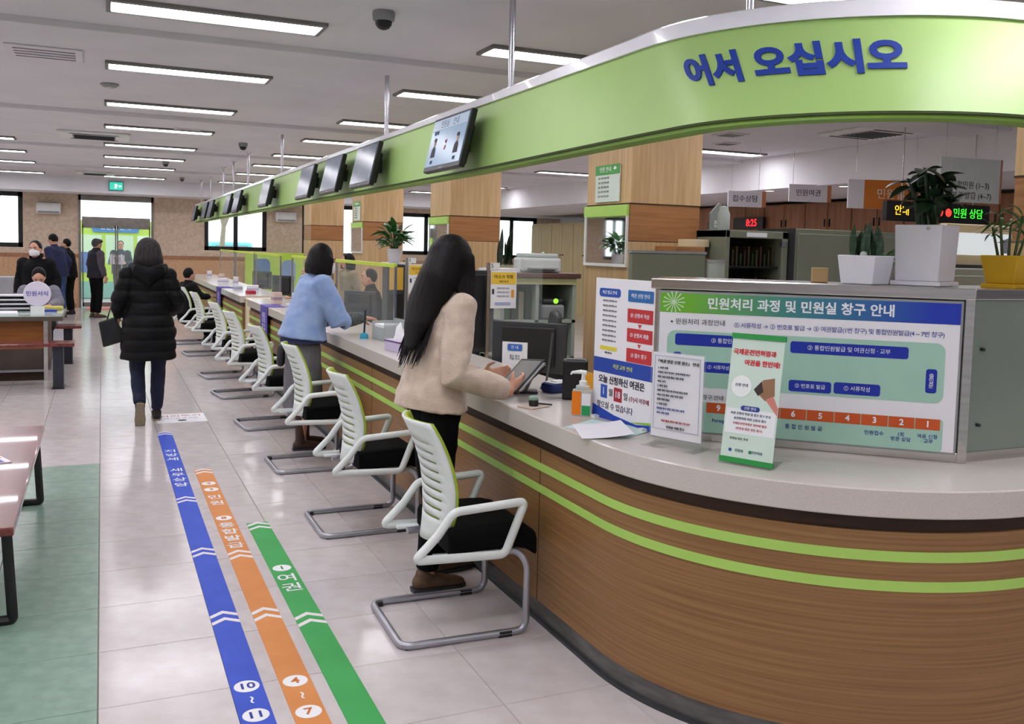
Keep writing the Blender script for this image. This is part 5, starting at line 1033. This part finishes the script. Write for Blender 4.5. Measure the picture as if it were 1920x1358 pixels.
def person(label, loc, rz, s=1.0, bend=0.0, dz=0.0, legs=None, arms=None, top=None, bottom=None, shoe=None, hair='short', hairm=None, mask=False, vox=.01, bag=None, head_turn=0.0, head_tilt=0.0, body_w=1.0, group='people in the hall', extra=None, sk=None):
    """local frame: facing +Y, right hand +X, feet on z=0, about 1.6 m tall"""
    SKN = sk or SKIN
    t = thing('person', label, 'person', loc, rz, group); t.scale = (s, s, s)
    hip = V((0, 0, .86))
    def T(p):
        p = V(p); k = max(0, min(1, (p.z - .84) / .3)); k = k * k * (3 - 2 * k); a = -bend * k; q = p - hip
        y = q.y * math.cos(a) - q.z * math.sin(a); z = q.y * math.sin(a) + q.z * math.cos(a); return hip + V((q.x, y, z)) + V((0, 0, dz))
    nz = T((0, .0, 1.36)); hd = T((0, .012, 1.485)); RH = Matrix.Rotation(head_turn, 3, 'Z') @ Matrix.Rotation(-bend * .6 - head_tilt, 3, 'X')
    def Hh(x, y, z): return hd + RH @ V((x, y, z))
    legs = legs or [((.085, 0, .84), (.088, .02, .45), (.09, -.02, .075), 0.08), ((-.085, 0, .84), (-.088, .02, .45), (-.09, -.02, .075), -.08)]
    arms = arms or [((.235, -.02, 1.07), (.245, .06, .84), (0, .1, -1), (-1, 0, 0)), ((-.235, -.02, 1.07), (-.245, .06, .84), (0, .1, -1), (1, 0, 0))]
    mb = MB(); bw = body_w
    # head
    mb.ell(hd, (.073, .09, .106), RH); mb.ell(Hh(0, .022, -.055), (.053, .066, .062), RH); mb.ell(Hh(0, .094, -.014), (.011, .017, .02), RH, 8, 6); mb.ell(Hh(0, .078, -.055), (.022, .012, .012), RH, 8, 6)
    for sx in (-1, 1): mb.ell(Hh(sx * .073, -.005, -.01), (.01, .018, .03), RH, 8, 6)
    mb.limb([T((0, -.012, 1.28)), T((0, -.005, 1.38)), Hh(0, -.015, -.06)], [.06, .05, .05], (0, 1, 0))
    # trunk
    mb.limb([T((0, 0, .8)), T((0, 0, .87)), T((0, .005, 1.0)), T((0, .01, 1.16)), T((0, 0, 1.27)), T((0, -.005, 1.33))], [(.1, .14 * bw), (.108, .155 * bw), (.09, .125 * bw), (.105, .145 * bw), (.085, .15 * bw), (.055, .08)], (0, 1, 0))
    for k, (h, kn, an, tw) in enumerate(legs):
        mb.limb([V(h), (V(h) + V(kn)) / 2 + V((0, .01, 0)), V(kn), (V(kn) * .6 + V(an) * .4) + V((0, -.012, 0)), V(an)], [.08, .066, .05, .048, .033], (0, 1, 0)); f = V((math.sin(tw), math.cos(tw), 0)); mb.limb([V(an) + V((0, 0, -.03)), V(an) + f * .1 + V((0, 0, -.045))], [.03, .026], (0, 0, 1))
    SH = [T((.16 * bw, 0, 1.285)), T((-.16 * bw, 0, 1.285))]
    for k, (el, wr, hdv, pn) in enumerate(arms):
        mb.limb([SH[k], V(el), V(wr)], [.044, .036, .025], (0, 1, 0)); hand(mb, wr, hdv, pn, 1 if k == 0 else -1, .5, 1.0, max(.0088, vox * 1.02))
    body = grow(mb, 'body', SKN, t, vox, 3)
    EYE_ = mat('eye_dark', (28, 22, 20), .2, var=(24, 19, 17)); LIP = mat('lip', (176, 98, 92), .5, var=(168, 92, 86))
    for sx in (-1, 1): part('eye', MB().ell(Hh(sx * .03, .079, .004), (.011, .006, .006), RH, 8, 6), EYE_, body, smooth=True); part('eyebrow', MB().limb([Hh(sx * .016, .087, .026), Hh(sx * .03, .084, .031), Hh(sx * .045, .074, .026)], [.0035, .004, .003], (0, 0, 1), 6), HAIRB, body, smooth=True)
    part('mouth', MB().limb([Hh(-.018, .083, -.055), Hh(0, .0905, -.053), Hh(.018, .083, -.055)], [.004, .006, .004], (0, 0, 1), 6), LIP, body, smooth=True)
    if mask: part('face_mask', MB().limb([Hh(-.062, .03, -.04), Hh(-.035, .08, -.04), Hh(0, .1, -.038), Hh(.035, .08, -.04), Hh(.062, .03, -.04)], [(.034, .006), (.042, .01), (.046, .012), (.042, .01), (.034, .006)], (0, 0, 1), 12), PAPER, t, smooth=True)
    # clothes: upper garment
    if top:
        g = MB(); e = top.get('ease', .02); fl = top.get('flare', 0); hz = top.get('hem', .84); mid = [z for z in (.98, 1.1, 1.2) if z > hz + .06]
        rings = [(hz, .115 + e + fl, .165 * bw + e + fl)] + [(z, .098 + e + fl * max(0, (1.15 - z)) / .4, .14 * bw + e + fl * max(0, (1.15 - z)) / .4) for z in mid] + [(1.28, .085 + e, .155 * bw + e * .6), (1.335, .06 + e * .6, .095 + e * .3), (1.37, .055 + e * .3, .062)]
        if hz < .75: rings = [rings[0], (.82, .125 + e + fl * .7, .17 * bw + e + fl * .7)] + rings[1:]
        g.limb([T((0, top.get('back', 0) * max(0, 1.2 - z), z)) for z, a, b in rings], [(a, b) for z, a, b in rings], (0, 1, 0), 20, caps=(False, True))
        for k, (el, wr, hdv, pn) in enumerate(arms):
            if top.get('sleeveless'): continue
            sl = top.get('sleeve', 1.0); w2 = V(el).lerp(V(wr), sl * .96); sr = top.get('sr', .02)
            g.limb([SH[k], SH[k].lerp(V(el), .55), V(el), V(el).lerp(w2, .6), w2], [.05 + e * .8, .046 + sr, .042 + sr, .036 + sr, .029 + sr * .7], (0, 1, 0), caps=(True, False))
        tp = grow(g, top.get('name', 'sweater'), top['m'], t, vox, 8, top.get('wr', .008), top.get('quilt', 0))
        if top.get('collar'): part('collar', MB().limb([T((.06, .03, 1.37)), T((.065, -.05, 1.39)), T((0, -.085, 1.4)), T((-.065, -.05, 1.39)), T((-.06, .03, 1.37))], [(.03, .015)] * 5, (0, 0, 1), 10), top['collar'], t, smooth=True)
        if top.get('cuffs'):
            for k, (el, wr, hdv, pn) in enumerate(arms): c0_ = V(el).lerp(V(wr), .9); part('cuff', MB().limb([c0_, V(el).lerp(V(wr), 1.0)], [.036, .034], (0, 1, 0)), top['cuffs'], t, smooth=True)
        if top.get('vest'):
            gv = MB(); gv.limb([T((0, 0, z)) for z, a, b in rings[:-1]], [(a + .012, b + .008) for z, a, b in rings[:-1]], (0, 1, 0), 20, caps=(False, True)); grow(gv, 'vest', top['vest'], t, vox, 6)
        if top.get('hood'):
            part('hood', MB().limb([T((.13, -.02, 1.36)), T((.1, -.11, 1.33)), T((0, -.15, 1.27)), T((-.1, -.11, 1.33)), T((-.13, -.02, 1.36))], [(.03, .03), (.06, .035), (.085, .04), (.06, .035), (.03, .03)], (0, 0, 1), 14), top['m'], t, smooth=True)
    if bottom:
        g = MB(); e = bottom.get('ease', .014)
        g.limb([V((0, 0, z + dz)) for z in (.78, .86, .95)], [(.105 + e, .15 * bw + e), (.11 + e, .158 * bw + e), (.1 + e, .135 * bw + e)], (0, 1, 0), 18)
        if bottom.get('skirt'):
            g.limb([V((0, 0, z)) for z in (.95, .86, .6, bottom['skirt'])], [(.105, .145), (.125, .175), (.14, .19), (.15, .2)], (0, 1, 0), 20, caps=(True, False))
        else:
            for h, kn, an, tw in legs: g.limb([V(h) + V((0, 0, .02)), (V(h) + V(kn)) / 2, V(kn), (V(kn) + V(an)) / 2, V(an) + V((0, 0, .02))], [.086 + e, .073 + e, .056 + e, .052 + e * 1.2, .043 + e * bottom.get('cuff', 1)], (0, 1, 0), caps=(True, False))
        grow(g, 'skirt' if bottom.get('skirt') else 'trousers', bottom['m'], t, vox, 6, .006)
    if shoe:
        for h, kn, an, tw in legs:
            f = V((math.sin(tw), math.cos(tw), 0)); b = V(an) - V((0, 0, .075)); pit = V((0, 0, 0))
            if abs(tw) > 3: continue
            g = MB(); up = shoe.get('tilt', {}).get(an, 0); ax = f.cross(V((0, 0, 1))); R_ = Matrix.Rotation(-up, 3, ax)
            def P(a, z): return V(an) + R_ @ (f * a + V((0, 0, z - .075)))
            g.limb([P(-.035, .038), P(.06, .035), P(.14, .026), P(.165, .022)], [(.036, .036), (.033, .042), (.024, .042), (.018, .032)], (0, 0, 1)); g.limb([P(-.01, .04), P(-.012, shoe.get('h', .085))], [.04, .043], (0, 1, 0))
            sh = grow(g, 'shoe', shoe['m'], t, .008, 3)
            ms = MB(); poly = [(-.07, -.03), (-.075, 0), (-.07, .03), (.0, .034), (.09, .045), (.15, .04), (.185, .015), (.185, -.015), (.15, -.04), (.09, -.045), (.0, -.034)]
            n_ = len(poly); vs = [P(a, z) + (f.cross(V((0, 0, 1)))) * b_ for z in (.0, .016) for a, b_ in poly]; ms.add(vs, [tuple(range(n_ - 1, -1, -1)), tuple(range(n_, 2 * n_))] + [(i, (i + 1) % n_, n_ + (i + 1) % n_, n_ + i) for i in range(n_)]); part('sole', ms, shoe.get('sole', DARKP), sh)
    hm = hairm or HAIRB
    g = MB(); g.ell(Hh(0, -.022, .022), (.083, .09, .1), RH)
    if hair == 'bob': g.ell(Hh(0, -.025, .012), (.104, .1, .118), RH); g.limb([Hh(0, -.035, .03), Hh(0, -.04, -.06), Hh(0, -.035, -.125)], [(.085, .105), (.088, .122), (.075, .125)], (0, 1, 0), 18, caps=(True, False)); g.limb([Hh(.088, .015, .02), Hh(.1, .01, -.11)], [(.045, .02), (.055, .025)], (0, 1, 0), caps=(True, False)); g.limb([Hh(-.088, .015, .02), Hh(-.1, .01, -.11)], [(.045, .02), (.055, .025)], (0, 1, 0), caps=(True, False))
    if hair == 'cap': g.ell(Hh(0, .02, .06), (.08, .1, .05), RH)
    if hair == 'bun': g.ell(Hh(0, -.11, .05), (.04, .035, .04), RH)
    if hair == 'long':
        g.ell(Hh(0, -.02, .005), (.106, .108, .122), RH)
        g.limb([Hh(0, -.04, .0), Hh(0, -.06, -.1), T((0, -.10, 1.28)), T((.01, -.135, 1.18)), T((.02, -.155, 1.09))], [(.085, .1), (.088, .112), (.07, .125), (.045, .105), (.02, .06)], (0, 1, 0), 18)
        g.limb([Hh(.078, .02, .04), Hh(.085, .03, -.07), T((.12, .045, 1.30)), T((.13, .06, 1.2))], [(.03, .014), (.05, .022), (.04, .02), (.012, .008)], (0, 1, 0)); g.limb([Hh(-.07, .02, -.0), Hh(-.085, .02, -.1), T((-.1, .03, 1.28))], [(.05, .025), (.05, .03), (.03, .02)], (0, 1, 0))
    ho = grow(g, 'hair', hm, t, vox, 4)
    if hair == 'long':
        rn = random.Random(2); st = MB()
        for k in range(70):
            u = rn.uniform(-1, 1); b_ = rn.uniform(-.3, 1); x0 = u * .088; w1 = rn.uniform(.75, 1.15); ph = rn.uniform(0, 6)
            pts = []
            for q in range(9):
                f = q / 8; base = Hh(x0 * .9, -.06 - .035 * (1 - abs(u)), .03 - .2 * f) if f < .45 else None
                if base is None:
                    g2 = (f - .45) / .55; base = Hh(x0 * .9, -.06 - .035 * (1 - abs(u)), -.06).lerp(T((u * .115 * w1 + .01, -.175 + .03 * abs(u) - .015 * b_, 1.06 - .06 * b_)), g2)
                pts.append(base + V((math.sin(ph + q * 1.3) * .006 * f, math.cos(ph + q) * .006 * f, 0)))
            st.tube(pts, [.004, .006, .007, .007, .007, .007, .006, .004, .0012], 5)
        o = part('hair_strands', st, hm, ho, smooth=True); o['kind'] = 'stuff'
    if bag: bag(t)
    if extra: extra(t, T, Hh)
    return t
KNIT = mat('beige_knit', (214, 194, 178), .95, var=(202, 181, 164), scale=(22, 22, 22), bump=.5, bscale=(160, 160, 260), sheen=.3); TRB = mat('black_trousers', (9, 9, 10), .85, var=(14, 14, 16), scale=(30, 30, 30), spec=.15); SHB = mat('brown_shoe', (98, 74, 54), .6, var=(82, 60, 44), scale=(30, 30, 30))
# woman in beige at the counter (faces +X)
def tablet_extra(t, T, Hh): pass
W1 = person('woman in a beige knit sweater with long black hair holding a tablet', (1.435, 4.07, 0), -math.pi / 2 + .12, 1.035, .10, 0,
    legs=[((.085, -.01, .84), (.085, -.02, .45), (.075, -.06, .075), .1), ((-.085, 0, .84), (-.09, .04, .45), (-.1, .1, .075), -.1)],
    arms=[((.24, -.03, .995), (.235, .25, .915), (-.3, 1, .3), (-1, .1, .15)), ((-.215, .03, 1.03), (-.03, .25, .94), (.3, 1, .15), (.7, .1, .3))],
    top=dict(m=KNIT, hem=.82, ease=.026, flare=.022, sr=.026, name='sweater', back=-.05, wr=.011), bottom=dict(m=TRB, ease=.008), shoe=dict(m=SHB, h=.07), hair='long', vox=.0075, head_turn=.3, head_tilt=.25, group='people in the hall')
t = thing('hand_held_tablet', 'black tablet held by the woman in beige', 'tablet', (1.815, 3.95, 1.0), .35)
MT = Matrix.Rotation(-.65, 4, 'Y') @ Matrix.Rotation(-.1, 4, 'X'); part('case', MB().box(-.12, .12, -.085, .085, -.006, .004, MT), BLACKP, t, bevel=.003); part('screen', MB().box(-.105, .105, -.073, .073, .004, .0052, MT), mat('tablet_glass2', (122, 122, 118), .35, var=(112, 112, 110)), t); part('grip_bar', MB().box(-.1, .1, -.1, -.088, -.004, .002, MT), GREYP, t)
# woman in blue sweater
BLUE = mat('blue_knit', (150, 174, 214), .95, var=(130, 156, 204), scale=(9, 9, 9), bump=.4, bscale=(120, 120, 200), sheen=.3); GSK = mat('grey_skirt', (112, 110, 114), .9, var=(98, 96, 100), scale=(20, 20, 4)); LACE = mat('dark_patterned_sleeve', (52, 58, 62), .8, var=(104, 108, 106), scale=(70, 70, 70)); BOOT = mat('brown_boot', (74, 50, 40), .5, var=(62, 42, 34))
def w2x(t, T, Hh):
    part('under_hem', MB().limb([T((0, 0, .835)), T((0, 0, .88))], [(.175, .225), (.17, .22)], (0, 1, 0), 20, cap=False), mat('navy_hem', (40, 48, 84), .9, var=(34, 42, 76)), t, smooth=True)
    part('pocket_pouch', MB().limb([(-.1, -.14, .78), (-.1, -.15, .66)], [(.03, .05), (.03, .045)], (0, 1, 0)), BLACKP, t, smooth=True)
person('woman in a pale blue sweater and grey skirt reaching over the counter', (1.44, 7.2, 0), -math.pi / 2 + .1, 1.01, .22, 0,
    legs=[((.08, 0, .84), (.085, .0, .45), (.08, -.03, .075), .1), ((-.08, 0, .84), (-.085, .02, .45), (-.085, .05, .075), -.1)],
    arms=[((.2, .22, 1.0), (.1, .44, 1.02), (-.2, 1, -.1), (0, 0, -1)), ((-.2, .2, 1.0), (-.04, .4, 1.0), (.2, 1, -.1), (0, 0, -1))],
    top=dict(m=BLUE, hem=.86, ease=.05, flare=.025, sr=.04, sleeve=.35, back=-.02), bottom=dict(m=GSK, skirt=.3), shoe=dict(m=BOOT, h=.26), hair='bob', vox=.01, head_tilt=.1, mask=True,
    extra=lambda t, T, Hh: (w2x(t, T, Hh), [part('patterned_sleeve', MB().limb([V(a).lerp(V(b), .2), V(a).lerp(V(b), .6), V(a).lerp(V(b), .95)], [.06, .055, .045], (0, 0, 1)), LACE, t, smooth=True) for a, b in (((.2, .22, 1.0), (.1, .44, 1.02)), ((-.2, .2, 1.0), (-.04, .4, 1.0)))]))
# walking woman in a black padded coat (seen from behind)
PUFF = mat('black_puffer', (9, 9, 11), .6, var=(15, 15, 17), scale=(5, 5, 24), bump=.8, bscale=(2, 2, 26), spec=.2); JEAN = mat('navy_jeans', (26, 32, 58), .85, var=(20, 25, 46), scale=(40, 40, 8)); SNK = mat('dark_sneaker', (34, 32, 34), .7, var=(28, 27, 29)); SOLEB = mat('beige_sole', (150, 138, 116), .7, var=(138, 126, 104), scale=(40, 40, 40))
def hbag(t):
    b = part('handbag', MB().prism([(-.1, -.12), (.1, -.12), (.07, .1), (-.07, .1)], -.045, .045, Matrix.Translation((-.3, .1, .8)) @ Matrix.Rotation(math.pi / 2, 4, 'X') @ Matrix.Rotation(.3, 4, 'Z')), BLACKP, t, bevel=.012); part('bag_strap', MB().tube([(-.33, .1, .88), (-.3, .08, 1.0), (-.26, .1, .9)], .008, 8), BLACKP, b, smooth=True)
lg = [((.085, 0, .84), (.085, .08, .45), (.07, .1, .075), .05), ((-.085, 0, .84), (-.09, .02, .46), (-.075, -.16, .17), 0.0)]
person('woman walking away in a knee-length black padded coat', (.37, 8.62, 0), 0.0, 1.01, .03, 0, legs=lg, arms=[((.235, -.04, 1.06), (.2, .12, .95), (-.1, 1, -.2), (-1, 0, 0)), ((-.235, -.04, 1.06), (-.24, .1, .93), (0, .3, -1), (1, 0, 0))],
    top=dict(m=PUFF, hem=.56, ease=.028, flare=.035, sr=.026, name='padded_coat', hood=True, quilt=.014), bottom=dict(m=JEAN, ease=.006), shoe=dict(m=SNK, sole=SOLEB, h=.07, tilt={(-.075, -.16, .17): 1.15}), hair='bob', hairm=HAIRG, vox=.01, bag=hbag)
# man with dark vest by the door
GV = mat('charcoal_vest', (38, 36, 44), .9, var=(32, 30, 38)); GS = mat('mauve_grey_sleeve', (84, 78, 88), .9, var=(74, 68, 78)); GCAP = mat('grey_cap', (78, 76, 78), .9, var=(68, 66, 68))
person('man in a dark vest and grey cap standing by the entrance', (-.11, 20.66, 0), -math.pi / 2 + .5, 1.01, .02, top=dict(m=GS, hem=.80, ease=.04, sr=.02, name='jacket', vest=GV), bottom=dict(m=TRB), shoe=dict(m=SHB, h=.06), hair='cap', hairm=GCAP, vox=.014)
JK = mat('black_jacket', (14, 14, 17), .8, var=(20, 20, 23), spec=.2); NAVYJ = mat('navy_jacket', (34, 40, 82), .75, var=(28, 34, 70)); DEN = mat('blue_denim', (66, 92, 136), .9, var=(54, 78, 120), scale=(40, 40, 10)); GRJK = mat('grey_jacket', (138, 136, 148), .9, var=(120, 118, 132), scale=(10, 10, 40)); TEAL = mat('dark_teal_jacket', (30, 52, 66), .8, var=(24, 44, 58))
person('man in black jacket and white mask behind the writing table', (-.78, 13.75, 0), math.pi - .3, .98, .12, top=dict(m=JK, hem=.78, ease=.05, sr=.03, name='jacket', collar=JK), bottom=dict(m=TRB), shoe=dict(m=SNK), hair='short', mask=True, vox=.014)
person('man in a navy jacket and jeans bowing his head near the entrance', (-.80, 20.7, 0), .9, 1.06, .18, top=dict(m=NAVYJ, hem=.78, ease=.05, sr=.03, name='jacket'), bottom=dict(m=DEN), shoe=dict(m=SNK), hair='short', vox=.014, head_tilt=.3)
person('man in dark clothes close beside the man in navy', (-.62, 21.5, 0), 1.4, 1.0, .1, top=dict(m=JK, hem=.78, ease=.05, sr=.03, name='jacket'), bottom=dict(m=TRB), shoe=dict(m=SNK), hair='short', vox=.016)
SITL = [((.09, .02, .5), (.1, .42, .5), (.1, .44, .075), .05), ((-.09, .02, .5), (-.1, .42, .5), (-.1, .44, .075), -.05)]
SITA = [((.23, .15, .78), (.12, .36, .76), (-.3, 1, 0), (0, 0, -1)), ((-.23, .15, .78), (-.12, .36, .76), (.3, 1, 0), (0, 0, -1))]
person('person in a grey jacket sitting at the far side of the writing table', (-.72, 13.08, 0), math.pi, 1.0, .3, -.34, SITL, SITA, top=dict(m=GRJK, hem=.84, ease=.045, sr=.025, name='jacket'), bottom=dict(m=TRB), shoe=dict(m=SNK), hair='short', vox=.014, head_tilt=.5)
person('person with short black hair and dark jacket seated at the far counter', (1.20, 15.3, 0), -math.pi / 2 + .4, .96, .1, -.36, SITL, SITA, top=dict(m=JK, hem=.84, ease=.045, sr=.025, name='jacket'), bottom=dict(m=TRB), shoe=dict(m=SNK), hair='short', vox=.014)
person('person in a teal jacket holding a white sheet outside the glass door', (.42, 24.5, 0), math.pi, .99, .05, arms=[((.23, .05, 1.05), (.1, .26, 1.05), (-.4, 1, .1), (-.5, .2, 0)), ((-.23, .05, 1.05), (-.1, .26, 1.05), (.4, 1, .1), (.5, .2, 0))], top=dict(m=TEAL, hem=.8, ease=.045, sr=.025, name='jacket'), bottom=dict(m=JEAN), shoe=dict(m=SNK), hair='short', vox=.014, group='people beyond the glass')
t = thing('door_notice', 'white notice sheet fixed on the glass entrance door', 'notice', (.33, YF + .034, 1.02)); part('sheet', MB().box(-.16, .16, -.004, 0, 0, .22), PAPER, t); text('출입문\n안내', .06, ink(130, 120, 170), t, face_M((0, -.0045, .11), (0, -1, 0)))
# staff behind the counter
GY = mat('slate_cardigan', (76, 84, 100), .9, var=(66, 74, 90), scale=(20, 20, 20)); BG = mat('beige_cardigan', (150, 138, 112), .9, var=(138, 126, 100)); 
person('staff member in a slate cardigan seated behind the acrylic screen', (3.15, 7.75, 0), math.pi / 2 + .15, 1.0, .12, -.34, SITL, SITA, top=dict(m=GY, hem=.84, ease=.035, sr=.02, name='cardigan'), bottom=dict(m=TRB), shoe=dict(m=SNK), hair='bun', hairm=HAIRG, vox=.012, group='office staff', mask=True)
person('staff member in dark clothes seated behind the second acrylic screen', (3.15, 11.3, 0), math.pi / 2 - .2, 1.0, .1, -.28, SITL, SITA, top=dict(m=JK, hem=.84, ease=.035, sr=.02, name='cardigan'), bottom=dict(m=TRB), shoe=dict(m=SNK), hair='short', vox=.014, group='office staff')
person('staff member in beige standing far behind the acrylic screens', (3.15, 12.6, 0), math.pi / 2 + .2, .93, .05, 0, top=dict(m=BG, hem=.8, ease=.035, sr=.02, name='cardigan'), bottom=dict(m=TRB), shoe=dict(m=SNK), hair='bob', vox=.014, group='office staff')
person('staff member in grey seated behind the far counter', (3.05, 14.6, 0), math.pi / 2, 1.0, .1, -.32, SITL, SITA, top=dict(m=mat('mid_grey_top', (104, 104, 106), .9, var=(94, 94, 96)), hem=.84, ease=.035, sr=.02, name='cardigan'), bottom=dict(m=TRB), shoe=dict(m=SNK), hair='short', vox=.014, group='office staff')
bpy.data.scenes.remove(TMP)
bpy.context.view_layer.update()
